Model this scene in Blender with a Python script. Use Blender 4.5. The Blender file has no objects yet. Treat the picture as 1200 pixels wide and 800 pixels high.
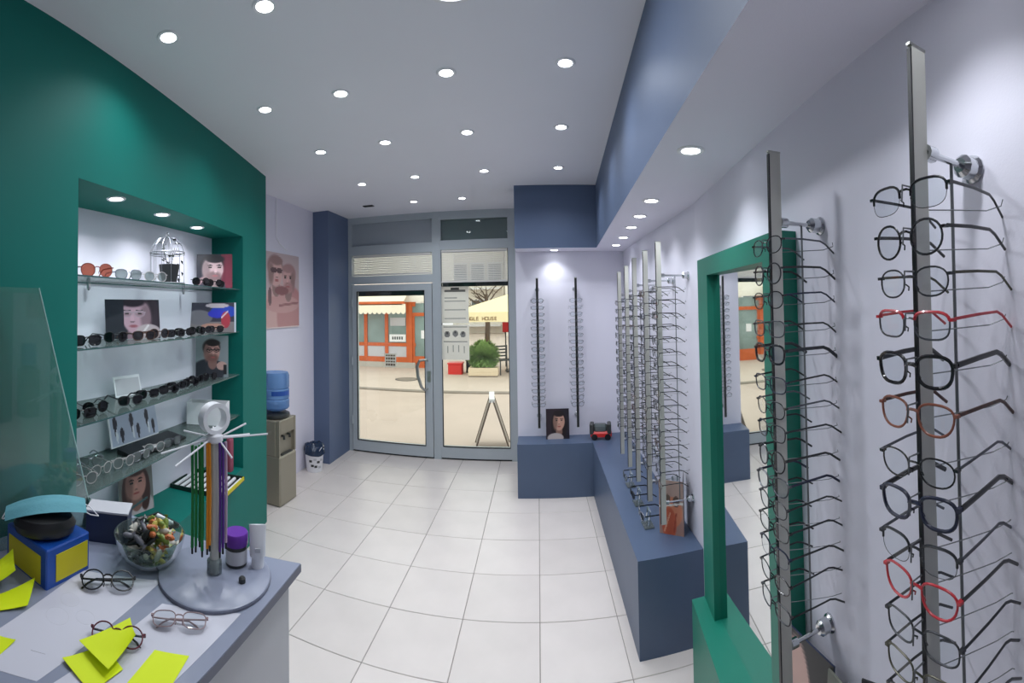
import bpy, math, random
import numpy as np
from mathutils import Vector, Matrix, Euler
random.seed(7)
PI = math.pi
S = bpy.context.scene
COL = S.collection

# ------------------------------------------------------------------ camera
FOC = 522.0                       # pixels per radian of the stitched wide panorama, 1200 x 800 frame
YAW, PITCH, ROLL, YC = -0.058, 0.020, 0.016, 346.6
CAM = Vector((0, 0, 1.85))
cy, sy = math.cos(YAW), math.sin(YAW)
cp, sp = math.cos(PITCH), math.sin(PITCH)
cr, sr = math.cos(ROLL), math.sin(ROLL)
RZ = Matrix(((cy, -sy, 0), (sy, cy, 0), (0, 0, 1)))
RX = Matrix(((1, 0, 0), (0, cp, sp), (0, -sp, cp)))
RY = Matrix(((cr, 0, -sr), (0, 1, 0), (sr, 0, cr)))
RR = RY @ RX @ RZ                 # rows: right, forward, up
cam = bpy.data.cameras.new('camera')
cam.type = 'PANO'
cam.panorama_type = 'CENTRAL_CYLINDRICAL'
cam.central_cylindrical_radius = 1.0
cam.central_cylindrical_range_u_min = -600 / FOC
cam.central_cylindrical_range_u_max = 600 / FOC
cam.central_cylindrical_range_v_min = -(800 - YC) / FOC
cam.central_cylindrical_range_v_max = YC / FOC
cam.clip_start = 0.02
co = bpy.data.objects.new('camera', cam)
COL.objects.link(co)
m3 = Matrix((RR[0], RR[2], -RR[1])).transposed()
co.matrix_world = Matrix.Translation(CAM) @ m3.to_4x4()
S.camera = co

# ------------------------------------------------------------------ world, exposure
w = bpy.data.worlds.new('overcast_sky')
S.world = w
w.use_nodes = True
bg = w.node_tree.nodes['Background']
bg.inputs['Color'].default_value = (1.0, 0.97, 0.93, 1)
bg.inputs['Strength'].default_value = 1.9
S.view_settings.view_transform = 'Standard'
S.view_settings.look = 'None'
S.view_settings.gamma = 1.0
S.view_settings.exposure = 0.14
S.view_settings.use_curve_mapping = False
S.cycles.use_denoising = True
S.cycles.max_bounces = 10
S.cycles.diffuse_bounces = 5
S.cycles.glossy_bounces = 5
S.cycles.transparent_max_bounces = 32
S.cycles.sample_clamp_indirect = 6.0
LAMP_W = 16.0                      # watts of each ceiling spot
LAMP_SOFFIT_W = 9.0
LAMP_NICHE_W = 10.0
LAMP_COL = (0.90, 0.94, 1.0)

# ------------------------------------------------------------------ materials
def lin(c):
    return tuple(((v / 255) / 12.92 if v / 255 <= 0.04045 else ((v / 255 + 0.055) / 1.055) ** 2.4) for v in c[:3]) + (1,)

def mat(name, rgb, rough=0.5, metal=0.0, var=0.0, scale=8.0, bump=0.0, bscale=60.0, emit=None, estr=0.0, rand=0.0, spec=0.5, coat=0.0):
    m = bpy.data.materials.new(name)
    m.use_nodes = True
    nt = m.node_tree
    b = nt.nodes['Principled BSDF']
    b.inputs['Base Color'].default_value = lin(rgb)
    b.inputs['Roughness'].default_value = rough
    b.inputs['Metallic'].default_value = metal
    b.inputs['Specular IOR Level'].default_value = spec
    b.inputs['Coat Weight'].default_value = coat
    tc = nt.nodes.new('ShaderNodeTexCoord')
    if var > 0 or rand > 0:
        nz = nt.nodes.new('ShaderNodeTexNoise')
        nz.inputs['Scale'].default_value = scale
        nz.inputs['Detail'].default_value = 5
        nt.links.new(tc.outputs['Object'], nz.inputs['Vector'])
        mr = nt.nodes.new('ShaderNodeMapRange')
        mr.inputs['From Min'].default_value = 0.25
        mr.inputs['From Max'].default_value = 0.75
        mr.inputs['To Min'].default_value = 1 - var
        mr.inputs['To Max'].default_value = 1 + var
        nt.links.new(nz.outputs['Fac'], mr.inputs['Value'])
        hsv = nt.nodes.new('ShaderNodeHueSaturation')
        hsv.inputs['Color'].default_value = lin(rgb)
        val = mr.outputs['Result']
        if rand > 0:
            oi = nt.nodes.new('ShaderNodeObjectInfo')
            m2 = nt.nodes.new('ShaderNodeMapRange')
            m2.inputs['To Min'].default_value = 1 - rand
            m2.inputs['To Max'].default_value = 1 + rand
            nt.links.new(oi.outputs['Random'], m2.inputs['Value'])
            mu = nt.nodes.new('ShaderNodeMath')
            mu.operation = 'MULTIPLY'
            nt.links.new(val, mu.inputs[0])
            nt.links.new(m2.outputs['Result'], mu.inputs[1])
            val = mu.outputs[0]
        nt.links.new(val, hsv.inputs['Value'])
        nt.links.new(hsv.outputs['Color'], b.inputs['Base Color'])
    if bump > 0:
        n2 = nt.nodes.new('ShaderNodeTexNoise')
        n2.inputs['Scale'].default_value = bscale
        n2.inputs['Detail'].default_value = 3
        nt.links.new(tc.outputs['Object'], n2.inputs['Vector'])
        bp = nt.nodes.new('ShaderNodeBump')
        bp.inputs['Strength'].default_value = bump
        bp.inputs['Distance'].default_value = 0.01
        nt.links.new(n2.outputs['Fac'], bp.inputs['Height'])
        nt.links.new(bp.outputs['Normal'], b.inputs['Normal'])
    if emit:
        b.inputs['Emission Color'].default_value = lin(emit)
        b.inputs['Emission Strength'].default_value = estr
    return m

def glass(name, tint, refl=0.06, rough=0.0, body=0.0, bodycol=(200, 215, 215)):
    """thin clear sheet: tinted see-through with a mirror reflection that grows at grazing angles"""
    m = bpy.data.materials.new(name)
    m.use_nodes = True
    nt = m.node_tree
    nt.nodes.remove(nt.nodes['Principled BSDF'])
    out = nt.nodes['Material Output']
    tr = nt.nodes.new('ShaderNodeBsdfTransparent')
    tr.inputs['Color'].default_value = lin(tint)
    gl = nt.nodes.new('ShaderNodeBsdfGlossy')
    gl.inputs['Roughness'].default_value = rough
    fr = nt.nodes.new('ShaderNodeFresnel')
    fr.inputs['IOR'].default_value = 1.0 + refl * 8
    mx = nt.nodes.new('ShaderNodeMixShader')
    nt.links.new(fr.outputs[0], mx.inputs['Fac'])
    nt.links.new(tr.outputs[0], mx.inputs[1])
    nt.links.new(gl.outputs[0], mx.inputs[2])
    last = mx
    if body > 0:
        df = nt.nodes.new('ShaderNodeBsdfDiffuse')
        df.inputs['Color'].default_value = lin(bodycol)
        m2 = nt.nodes.new('ShaderNodeMixShader')
        m2.inputs['Fac'].default_value = body
        nt.links.new(mx.outputs[0], m2.inputs[1])
        nt.links.new(df.outputs[0], m2.inputs[2])
        last = m2
    nt.links.new(last.outputs[0], out.inputs['Surface'])
    return m

def print_mat(nm='printed_ink', thru=0.0):
    m = bpy.data.materials.new(nm)
    m.use_nodes = True
    nt = m.node_tree
    b = nt.nodes['Principled BSDF']
    b.inputs['Roughness'].default_value = 0.4
    a = nt.nodes.new('ShaderNodeVertexColor')
    a.layer_name = 'ink'
    nt.links.new(a.outputs['Color'], b.inputs['Base Color'])
    if thru > 0:
        tl = nt.nodes.new('ShaderNodeBsdfTranslucent')
        nt.links.new(a.outputs['Color'], tl.inputs['Color'])
        mx = nt.nodes.new('ShaderNodeMixShader')
        mx.inputs['Fac'].default_value = thru
        nt.links.new(b.outputs[0], mx.inputs[1]); nt.links.new(tl.outputs[0], mx.inputs[2])
        nt.links.new(mx.outputs[0], nt.nodes['Material Output'].inputs['Surface'])
    return m

M = dict(
    green=mat('teal_wall_paint', (8, 110, 100), 0.6, spec=.25, var=0.03, scale=3, bump=0.05, bscale=220),
    greengloss=mat('teal_frame_paint', (12, 118, 98), 0.45, var=0.03, scale=4),
    white=mat('white_wall_paint', (224, 222, 234), 0.6, var=0.012, scale=3, bump=0.04, bscale=260),
    ceil=mat('white_ceiling_paint', (238, 238, 244), 0.6, var=0.01, scale=2),
    blue=mat('slate_blue_paint', (96, 111, 139), 0.5, spec=.3, var=0.03, scale=3, bump=0.04, bscale=200),
    bluedk=mat('slate_blue_bench_paint', (78, 94, 120), 0.42, var=0.04, scale=4, bump=0.04, bscale=160),
    tile=mat('beige_stoneware', (216, 208, 203), 0.3, var=0.05, scale=4, rand=0.03, bump=0.015, bscale=30),
    grout=mat('grout', (150, 143, 138), 0.9, var=0.1, scale=30),
    alu=mat('grey_window_frame', (178, 186, 191), 0.45, var=0.02, scale=5),
    panel=mat('grey_filler_panel', (158, 165, 172), 0.5, var=0.02),
    rubber=mat('black_gasket', (30, 32, 34), 0.7),
    pane=glass('window_glass', (244, 250, 248), 0.065),
    shelfglass=glass('shelf_glass', (242, 250, 247), 0.06, body=0.07),
    shelfedge=mat('shelf_glass_edge', (60, 92, 92), 0.15),
    acrylic=glass('acrylic_sheet', (230, 242, 238), 0.065, body=0.07),
    acryledge=mat('acrylic_edge', (190, 222, 214), 0.2),
    lens=glass('clear_lens', (240, 244, 246), 0.06),
    sunlens=glass('dark_sun_lens', (52, 52, 56), 0.09, body=0.35, bodycol=(20, 20, 24)),
    amberlens=glass('amber_sun_lens', (190, 112, 92), 0.07, body=0.3, bodycol=(150, 70, 50)),
    greylens=glass('grey_sun_lens', (150, 160, 160), 0.07, body=0.3, bodycol=(150, 160, 160)),
    mirror=mat('mirror_silver', (235, 238, 238), 0.02, 1.0),
    steel=mat('brushed_steel', (190, 190, 184), 0.34, 1.0, var=0.04, scale=20),
    poleside=mat('pole_satin_side', (196, 196, 188), 0.45, 0.1),
    chrome=mat('chrome', (205, 208, 210), 0.14, 1.0),
    wire=mat('grey_wire', (112, 115, 118), 0.45, 0.3),
    black=mat('black_plastic', (16, 17, 19), 0.35),
    nearblack=mat('black_strip', (24, 26, 28), 0.4),
    lampwhite=mat('lamp_trim_white', (235, 235, 238), 0.4),
    lampglow=mat('lamp_glow', (255, 255, 255), 0.5, emit=(246, 250, 255), estr=14),
    ringglow=mat('round_lamp_glow', (255, 255, 255), 0.5, emit=(246, 250, 255), estr=2.2),
    paper=mat('white_paper', (198, 198, 208), 0.7),
    card=mat('card_back', (190, 190, 196), 0.6),
    ink=print_mat(), inkthin=print_mat('printed_thin_paper', .95),
    counter=mat('grey_counter_laminate', (136, 142, 160), 0.28, var=0.02, scale=10),
    counteredge=mat('counter_edge_band', (96, 100, 116), 0.4),
    counterface=mat('light_grey_counter_panel', (196, 196, 200), 0.5, var=0.015, scale=6),
    yellow=mat('neon_yellow_paper', (214, 232, 0), 0.6),
    yellow2=mat('yellow_carton', (196, 184, 20), 0.5),
    bluecarton=mat('blue_carton', (22, 74, 158), 0.35, var=0.05),
    teal=mat('teal_mask_cloth', (96, 160, 172), 0.8, bump=0.2, bscale=120),
    navy=mat('navy_board', (40, 50, 78), 0.5),
    redplas=mat('red_plastic', (206, 44, 40), 0.35),
    orange=mat('orange_plastic', (232, 120, 30), 0.4),
    darkgreen=mat('dark_green_rim', (20, 48, 40), 0.5),
    pinkred=mat('rose_case', (150, 70, 92), 0.5),
    purple=mat('purple_lid', (98, 42, 150), 0.3),
    purplecord=mat('purple_cord', (84, 34, 132), 0.6),
    greencord=mat('green_cord', (12, 120, 52), 0.6),
    orangecord=mat('orange_cord', (222, 138, 28), 0.6),
    pinkcord=mat('pale_pink_cord', (196, 168, 190), 0.6),
    white2=mat('white_plastic', (232, 232, 236), 0.35),
    clear=glass('clear_moulding', (226, 232, 234), 0.06, body=0.15),
    bowlglass=glass('bowl_glass', (222, 232, 226), 0.012, body=0.05),
    dispenser=mat('champagne_grey_plastic', (150, 144, 128), 0.35, 0.3),
    dispdark=mat('dark_plastic', (52, 54, 54), 0.4),
    bottle=glass('blue_water_bottle', (190, 216, 240), 0.07, body=0.45, bodycol=(128, 172, 226)),
    bottlelabel=mat('blue_bottle_label', (30, 78, 160), 0.5),
    bag=mat('dark_blue_bag', (22, 44, 72), 0.25, bump=0.5, bscale=40),
    pot=mat('black_pot', (38, 40, 44), 0.6),
    leafblk=mat('dark_leaf', (34, 42, 36), 0.6),
    cagewire=mat('cage_wire', (140, 142, 150), 0.4, 0.6),
    blind=mat('blind_slat', (216, 214, 210), 0.45),
    shutter=mat('dark_shutter', (40, 46, 54), 0.6),
    # outdoors
    asphalt=mat('pale_street_paving', (190, 172, 160), 0.85, var=0.07, scale=1.2, bump=0.1),
    paving2=mat('far_pavement', (200, 184, 172), 0.85, var=0.05, scale=2),
    kerb=mat('kerb_stone', (138, 128, 118), 0.9, var=0.1, scale=6),
    wood=mat('orange_stained_wood', (196, 92, 38), 0.55, var=0.12, scale=6),
    shopwall=mat('shop_plinth', (182, 176, 168), 0.8, var=0.05),
    shopglass=mat('shop_pane', (122, 140, 138), 0.12, 0.0, var=0.25, scale=1.4),
    awning=mat('cream_awning', (236, 226, 206), 0.8),
    umbrella=mat('cream_parasol', (238, 222, 178), 0.8),
    lettering=mat('brown_lettering', (120, 84, 50), 0.7),
    leaf=mat('green_leaf', (150, 182, 108), 0.7, rand=0.1, var=0.3, scale=9),
    planterw=mat('pale_planter', (222, 204, 176), 0.8),
    facade=mat('far_house_wall', (232, 226, 216), 0.85, var=0.04),
    facade2=mat('far_house_wall_grey', (214, 208, 202), 0.85, var=0.04),
    winglass=mat('far_window', (120, 128, 132), 0.2),
    bark=mat('bark', (92, 78, 66), 0.9),
    signred=mat('red_banner', (196, 40, 42), 0.7),
)

# ------------------------------------------------------------------ mesh builder
class MB:
    def __init__(s):
        s.v = []; s.f = []; s.mi = []
    def add(s, vs, fs, mi=0):
        o = len(s.v)
        s.v += [tuple(p) for p in vs]
        s.f += [tuple(i + o for i in f) for f in fs]
        s.mi += [mi] * len(fs)
        return s
    def box(s, x0, x1, y0, y1, z0, z1, mi=0, b=0.0):
        if b > 0:                                  # box with bevelled top and vertical edges
            ring = lambda e, z: [(x0 + e, y0 + b, z), (x0 + b, y0 + e, z), (x1 - b, y0 + e, z), (x1 - e, y0 + b, z),
                                 (x1 - e, y1 - b, z), (x1 - b, y1 - e, z), (x0 + b, y1 - e, z), (x0 + e, y1 - b, z)]
            vs = ring(0, z0) + ring(0, z1 - b) + ring(b * 0.75, z1)
            fs = [tuple(range(7, -1, -1)), tuple(range(16, 24))]
            for k in range(2):
                for i in range(8):
                    j = (i + 1) % 8
                    fs.append((k * 8 + i, k * 8 + j, k * 8 + 8 + j, k * 8 + 8 + i))
            return s.add(vs, fs, mi)
        vs = [(x0, y0, z0), (x1, y0, z0), (x1, y1, z0), (x0, y1, z0), (x0, y0, z1), (x1, y0, z1), (x1, y1, z1), (x0, y1, z1)]
        return s.add(vs, [(3, 2, 1, 0), (4, 5, 6, 7), (0, 1, 5, 4), (1, 2, 6, 5), (2, 3, 7, 6), (3, 0, 4, 7)], mi)
    def prism(s, poly, z0, z1, mi=0):
        """poly: ccw list of (x, y)"""
        n = len(poly)
        vs = [(x, y, z0) for x, y in poly] + [(x, y, z1) for x, y in poly]
        fs = [tuple(range(n - 1, -1, -1)), tuple(range(n, 2 * n))]
        fs += [(i, (i + 1) % n, n + (i + 1) % n, n + i) for i in range(n)]
        return s.add(vs, fs, mi)
    def tube(s, pts, r, n=6, closed=False, mi=0, ry=None):
        pts = [Vector(p) for p in pts]
        N = len(pts)
        rr = r if isinstance(r, (list, tuple)) else [r] * N
        vs = []
        up = None
        for i, p in enumerate(pts):
            if closed:
                t = pts[(i + 1) % N] - pts[i - 1]
            else:
                t = pts[min(i + 1, N - 1)] - pts[max(i - 1, 0)]
            t.normalize()
            if up is None:
                up = Vector((0, 0, 1)) if abs(t.z) < 0.9 else Vector((1, 0, 0))
                if closed:
                    nn = Vector((0, 0, 0))
                    for k in range(N):
                        nn += (pts[k] - pts[0]).cross(pts[(k + 1) % N] - pts[0])
                    up = nn.normalized()
            a = t.cross(up)
            if a.length < 1e-6:
                a = t.orthogonal()
            a.normalize()
            b = a.cross(t).normalized()
            if not closed:
                up = b
            for k in range(n):
                an = 2 * PI * k / n
                vs.append(p + a * (rr[i] * math.cos(an)) + b * ((ry if ry else rr[i]) * math.sin(an)))
        fs = []
        for i in range(N if closed else N - 1):
            j = (i + 1) % N
            for k in range(n):
                l = (k + 1) % n
                fs.append((i * n + k, i * n + l, j * n + l, j * n + k))
        if not closed:
            fs += [tuple(range(n - 1, -1, -1)), tuple(range((N - 1) * n, N * n))]
        return s.add(vs, fs, mi)
    def lathe(s, prof, n=20, c=(0, 0), mi=0, close=True):
        """prof: list of (r, z) from bottom to top, axis along z through c"""
        vs = []; fs = []
        for r, z in prof:
            for k in range(n):
                a = 2 * PI * k / n
                vs.append((c[0] + r * math.cos(a), c[1] + r * math.sin(a), z))
        for i in range(len(prof) - 1):
            for k in range(n):
                l = (k + 1) % n
                fs.append((i * n + k, i * n + l, (i + 1) * n + l, (i + 1) * n + k))
        if close:
            fs += [tuple(range(n - 1, -1, -1)), tuple(range((len(prof) - 1) * n, len(prof) * n))]
        return s.add(vs, fs, mi)
    def xf(s, m):
        s.v = [tuple(m @ Vector(p)) for p in s.v]
        return s
    def mesh(s, name, mats, smooth=False):
        me = bpy.data.meshes.new(name)
        me.from_pydata(s.v, [], s.f)
        for m in (mats if isinstance(mats, (list, tuple)) else [mats]):
            me.materials.append(m)
        me.polygons.foreach_set('material_index', s.mi)
        if smooth:
            me.polygons.foreach_set('use_smooth', [True] * len(s.f))
            try:
                me.set_sharp_from_angle(angle=math.radians(38))
            except Exception:
                pass
        me.update()
        return me
    def build(s, name, mats, parent=None, loc=(0, 0, 0), rot=(0, 0, 0), smooth=False):
        return put(name, s.mesh(name, mats, smooth), parent, loc, rot)

def put(name, me, parent=None, loc=(0, 0, 0), rot=(0, 0, 0)):
    o = bpy.data.objects.new(name, me)
    COL.objects.link(o)
    o.location = loc
    o.rotation_euler = rot
    if parent is not None:
        o.parent = parent
    return o

def tag(o, label=None, cat=None, group=None, kind=None):
    if label: o['label'] = label
    if cat: o['category'] = cat
    if group: o['group'] = group
    if kind: o['kind'] = kind
    return o

def thing(name, label, cat, loc=(0, 0, 0), rot=(0, 0, 0), group=None):
    o = bpy.data.objects.new(name, None)
    COL.objects.link(o)
    o.empty_display_size = 0.05
    o.location = loc
    o.rotation_euler = rot if isinstance(rot, (tuple, list, Euler)) else (0, 0, rot)
    return tag(o, label, cat, group)

def struct(o):
    o['kind'] = 'structure'
    return o

def text_mesh(txt, size, depth=0.001):
    cu = bpy.data.curves.new('lettering', 'FONT')
    cu.body = txt; cu.size = size; cu.extrude = depth; cu.align_x = 'CENTER'; cu.align_y = 'CENTER'
    ob = bpy.data.objects.new('tmp', cu)
    COL.objects.link(ob)
    dg = bpy.context.evaluated_depsgraph_get()
    me = bpy.data.meshes.new_from_object(ob.evaluated_get(dg))
    bpy.data.objects.remove(ob)
    me.name = 'lettering'
    return me

# ------------------------------------------------------------------ flat prints (photographs and posters), painted on a fine grid
class Canvas:
    def __init__(s, wpx, hpx, bgc):
        s.w, s.h = wpx, hpx
        s.a = np.zeros((hpx, wpx, 3)) + np.array(bgc, float)
        s.Y, s.X = np.mgrid[0:hpx, 0:wpx]
        s.X = (s.X + .5) / wpx
        s.Y = (s.Y + .5) / hpx
        s.rng = np.random.RandomState(3)
    def mixin(s, mask, c):
        mk = np.clip(mask, 0, 1)[..., None]
        s.a = s.a * (1 - mk) + np.array(c, float) * mk
        return s
    def ell(s, x, y, rx, ry, c, rot=0, soft=0.12):
        ca, sa = math.cos(rot), math.sin(rot)
        dx, dy = (s.X - x) * s.w / s.h, s.Y - y
        u = (dx * ca + dy * sa) / (rx * s.w / s.h); v = (-dx * sa + dy * ca) / ry
        return s.mixin((1 - np.hypot(u, v)) / soft + .5, c)
    def rect(s, x0, x1, y0, y1, c):
        return s.mixin(((s.X > x0) & (s.X < x1) & (s.Y > y0) & (s.Y < y1)).astype(float), c)
    def poly(s, pts, c):
        ins = np.zeros_like(s.X, bool)
        n = len(pts)
        for i in range(n):
            x0, y0 = pts[i]; x1, y1 = pts[(i + 1) % n]
            cond = ((y0 > s.Y) != (y1 > s.Y)) & (s.X < (x1 - x0) * (s.Y - y0) / ((y1 - y0) or 1e-9) + x0)
            ins ^= cond
        return s.mixin(ins.astype(float), c)
    def line(s, x0, y0, x1, y1, wd, c):
        dx, dy = x1 - x0, y1 - y0
        t = np.clip(((s.X - x0) * dx + (s.Y - y0) * dy) / (dx * dx + dy * dy + 1e-12), 0, 1)
        d = np.hypot((s.X - x0 - t * dx) * s.w / s.h, s.Y - y0 - t * dy)
        return s.mixin((wd - d) / (wd * .4) , c)
    def grad(s, c, fx, fy):
        return s.mixin(np.clip(fx(s.X) * fy(s.Y), 0, 1), c)
    def mesh(s, wm, hm, m='ink'):
        nx, ny = s.w, s.h
        vs = [(wm * (i / nx - .5), 0, hm * j / ny) for j in range(ny + 1) for i in range(nx + 1)]
        fs = [(j * (nx + 1) + i, j * (nx + 1) + i + 1, (j + 1) * (nx + 1) + i + 1, (j + 1) * (nx + 1) + i) for j in range(ny) for i in range(nx)]
        me = bpy.data.meshes.new('print')
        me.from_pydata(vs, [], fs)
        a = s.a / 255.0
        l = np.where(a <= 0.04045, a / 12.92, ((a + 0.055) / 1.055) ** 2.4).reshape(-1, 3)
        l = np.concatenate([l, np.ones((len(l), 1))], 1)
        at = me.color_attributes.new('ink', 'FLOAT_COLOR', 'CORNER')
        at.data.foreach_set('color', np.repeat(l, 4, axis=0).astype(np.float32).ravel())
        me.materials.append(M[m])
        return me

def face(c, x, y, r, skin, hair, glasses=None, turn=0.0, shade=(0, 0, 0), beard=None, longhair=False):
    """a plain photographed face: r is half the face height in canvas heights"""
    k = c.h / c.w
    sk = np.array(skin, float)
    dark = sk * 0.72
    c.ell(x - turn * .12 * r * k, y + r * .40, r * .82 * k, r * .80, hair, soft=.25)
    if longhair:
        c.ell(x - r * .62 * k, y - r * .5, r * .42 * k, r * 1.3, hair)
        c.ell(x + r * .62 * k, y - r * .5, r * .42 * k, r * 1.3, hair)
    c.ell(x + turn * r * .1 * k, y - r * 1.1, r * .42 * k, r * .6, dark)
    c.ell(x, y, r * .74 * k, r, sk)
    c.ell(x - .5 * r * k * (1 if turn >= 0 else -1), y - .1 * r, r * .28 * k, r * .8, dark, soft=.6)
    if beard:
        c.ell(x + turn * .08 * r * k, y - r * .62, r * .55 * k, r * .42, beard, soft=.5)
    c.ell(x + turn * .2 * r * k, y + r * .82, r * .66 * k, r * .32, hair, soft=.3)
    for sx in (-1, 1):
        ex = x + (sx * .32 + turn * .18) * r * k
        c.ell(ex, y + r * .3, r * .2 * k, r * .05, np.array(hair) * .8)
        c.ell(ex, y + r * .13, r * .14 * k, r * .07, (40, 30, 30))
        if glasses:
            c.ell(ex, y + r * .13, r * .29 * k, r * .2, glasses, soft=.2)
            c.ell(ex, y + r * .13, r * .23 * k, r * .15, sk * .85, soft=.2)
            c.ell(ex, y + r * .13, r * .11 * k, r * .06, (40, 30, 30))
    if glasses:
        c.line(x - (.62 - turn * .18) * r * k, y + .2 * r, x + (.62 + turn * .18) * r * k, y + .2 * r, r * .045, glasses)
    nx = x + turn * .26 * r * k
    c.ell(nx, y - r * .16, r * .1 * k, r * .22, sk * 1.06, soft=.5)
    c.ell(nx, y - r * .32, r * .13 * k, r * .05, dark)
    c.ell(x + turn * .2 * r * k, y - r * .56, r * .22 * k, r * .07, sk * np.array((.82, .58, .6)), soft=.5)
    return c

def picture(name, label, cat, cv, wm, hm, loc, rotz, tilt=0.0, back='card', thick=0.005, group=None, leg=False):
    """a printed card: local x right, z up, its face towards -y, leaning back by tilt"""
    t = thing(name, label, cat, loc, Euler((-tilt, 0, rotz), 'XYZ'), group)
    if back is None:                              # a single thin sheet, print and paper in one
        put('print', cv.mesh(wm, hm, 'inkthin'), t)
        return t
    MB().box(-wm / 2, wm / 2, 0.0004, thick, 0, hm).build('backing_card', M[back], t)
    put('print', cv.mesh(wm, hm), t)
    if leg:
        MB().add([(-wm * .15, thick, hm * .7), (wm * .15, thick, hm * .7), (wm * .15, thick + hm * .28, 0.0), (-wm * .15, thick + hm * .28, 0.0),
                  (-wm * .15, thick + .003, hm * .7), (wm * .15, thick + .003, hm * .7), (wm * .15, thick + hm * .28 + .003, 0.0), (-wm * .15, thick + hm * .28 + .003, 0.0)],
                 [(0, 1, 2, 3), (7, 6, 5, 4), (0, 4, 5, 1), (1, 5, 6, 2), (2, 6, 7, 3), (3, 7, 4, 0)]).build('easel_leg', M['card'], t)
    return t

# ------------------------------------------------------------------ structure
CEIL = 3.0
T = 0.4536                                    # tile pitch
X0, Y0 = -1.3807, 2.1745
WR = lambda y: 0.855 + (0.017 if y > 2.3 else 0.12) * (y - 2.3)              # inner face of the right wall
GA, GB = Vector((-1.5, .62)), Vector((-2.23, 3.19))   # plan line of the teal wall
GT = (GB - GA).normalized()
GN = Vector((GT.y, -GT.x))                    # towards the room
F0 = Vector((-1.594, .95))                    # left front corner of the niche
def NP(s, d, z=0.0):
    p = F0 + GT * s - GN * d
    return Vector((p.x, p.y, z))
NROT = math.atan2(GN.y, GN.x) + PI / 2        # turns a -y facing object to face out of the niche
NS = 1.79                                     # niche width
BD = lambda s: 0.413 - 0.0835 * s             # niche depth

fl = struct(MB().box(-3.6, 1.3, -2.6, 5.36, -0.06, -0.004).build('floor', M['grout']))
tile_me = MB().box(-T / 2 + .0022, T / 2 - .0022, -T / 2 + .0022, T / 2 - .0022, -.0035, 0.0, b=.0022).mesh('tile', M['tile'])
for i in range(-3, 6):
    for j in range(-10, 7):
        cx, cyy = X0 + (i + .5) * T, Y0 + (j + .5) * T
        if cx < -2.75 or cx > 1.0 or cyy > 5.34 or cyy < -2.5: continue
        if cx < -2.0 and cyy < 2.2: continue
        if cx + T / 2 > 1.1 or cyy + T / 2 > 5.345:
            x1, y1 = min(cx + T / 2 - .0022, 1.0), min(cyy + T / 2 - .0022, 5.34)
            MB().box(cx - T / 2 + .0022, x1, cyy - T / 2 + .0022, y1, -.0035, 0, b=.0022).build('tile', M['tile'], fl)
        else:
            o = put('tile', tile_me, fl, (cx, cyy, random.uniform(-.0004, .0003)), (random.uniform(-.001, .001), random.uniform(-.001, .001), 0))
struct(MB().box(-3.6, 1.3, -2.6, 5.5, CEIL, CEIL + .12).build('ceiling', M['ceil']))
# right wall, end wall, back wall, left wall
struct(MB().prism([(WR(-2.6), -2.6), (1.25, -2.6), (1.25, 4.56), (WR(4.56), 4.56), (WR(2.3), 2.3)], 0, CEIL).build('wall_right', M['white']))
struct(MB().box(-0.225, 1.25, 4.56, 5.46, 0, CEIL).build('wall_front', M['white']))
struct(MB().box(-3.6, 1.25, -2.72, -2.6, 0, CEIL).build('wall_back', M['white']))
struct(MB().prism([(-2.56, 3.0), (-2.62, 5.46), (-2.8, 5.46), (-2.8, 3.0)], 0, CEIL).build('wall_left', M['white']))
struct(MB().box(-3.6, -3.5, -2.6, .42, 0, CEIL).build('wall_left', M['white']))
# blue pilaster left of the door
struct(MB().box(-2.66, -2.395, 4.715, 5.46, 0, CEIL).build('trim_1', M['blue']))
# teal wall with its display niche
g = MB()
def gq(s0, s1, z0, z1, d=0.0):                # quad on the wall's front plane
    a, b = NP(s0, d), NP(s1, d)
    g.add([(a.x, a.y, z0), (b.x, b.y, z0), (b.x, b.y, z1), (a.x, a.y, z1)], [(0, 1, 2, 3)])
SL, SR = -.57, 2.33                           # ends of the teal wall
ZB, ZT = .64, 2.39
def slab(s0, s1, z0, z1, depth=None):
    p = [NP(s0, 0), NP(s1, 0), NP(s1, depth or .55), NP(s0, depth or .55)]
    g.prism([(q.x, q.y) for q in p], z0, z1)
slab(SL, 0, 0, CEIL); slab(NS, SR, 0, CEIL)
slab(0, NS, 0, ZB); slab(0, NS, ZT, CEIL)
struct(g.build('wall_left', M['green']))
a, b = NP(0, BD(0)), NP(NS, BD(NS)); a2, b2 = NP(0, .55), NP(NS, .55)
struct(MB().prism([(a.x, a.y), (b.x, b.y), (b2.x, b2.y), (a2.x, a2.y)], ZB, ZT).build('trim_2', M['white']))
# wall behind the staff side
p, q = NP(SL, 0), NP(SL, .55)
struct(MB().prism([(p.x, p.y), (q.x, q.y), (-3.6, q.y), (-3.6, q.y - .1), (p.x - .05, p.y - .1)], 0, CEIL).build('wall_left', M['white']))
# dropped bulkhead along the right and end walls: blue fascia, white underside
SZ = 2.39
bk = MB()
pl = [(.19, -2.6), (WR(-2.6) + .02, -2.6), (WR(2.3) + .02, 2.3), (WR(4.56) + .02, 4.58), (-.215, 4.58), (-.215, 4.27), (.575, 4.27)]
n = len(pl)
bk.add([(x, y, SZ) for x, y in pl] + [(x, y, CEIL) for x, y in pl], [tuple(range(n - 1, -1, -1))], 1)
bk.add([(x, y, SZ) for x, y in pl] + [(x, y, CEIL) for x, y in pl], [(i, (i + 1) % n, n + (i + 1) % n, n + i) for i in range(n)], 0)
struct(bk.build('trim_3', [M['blue'], M['white']]))
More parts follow.
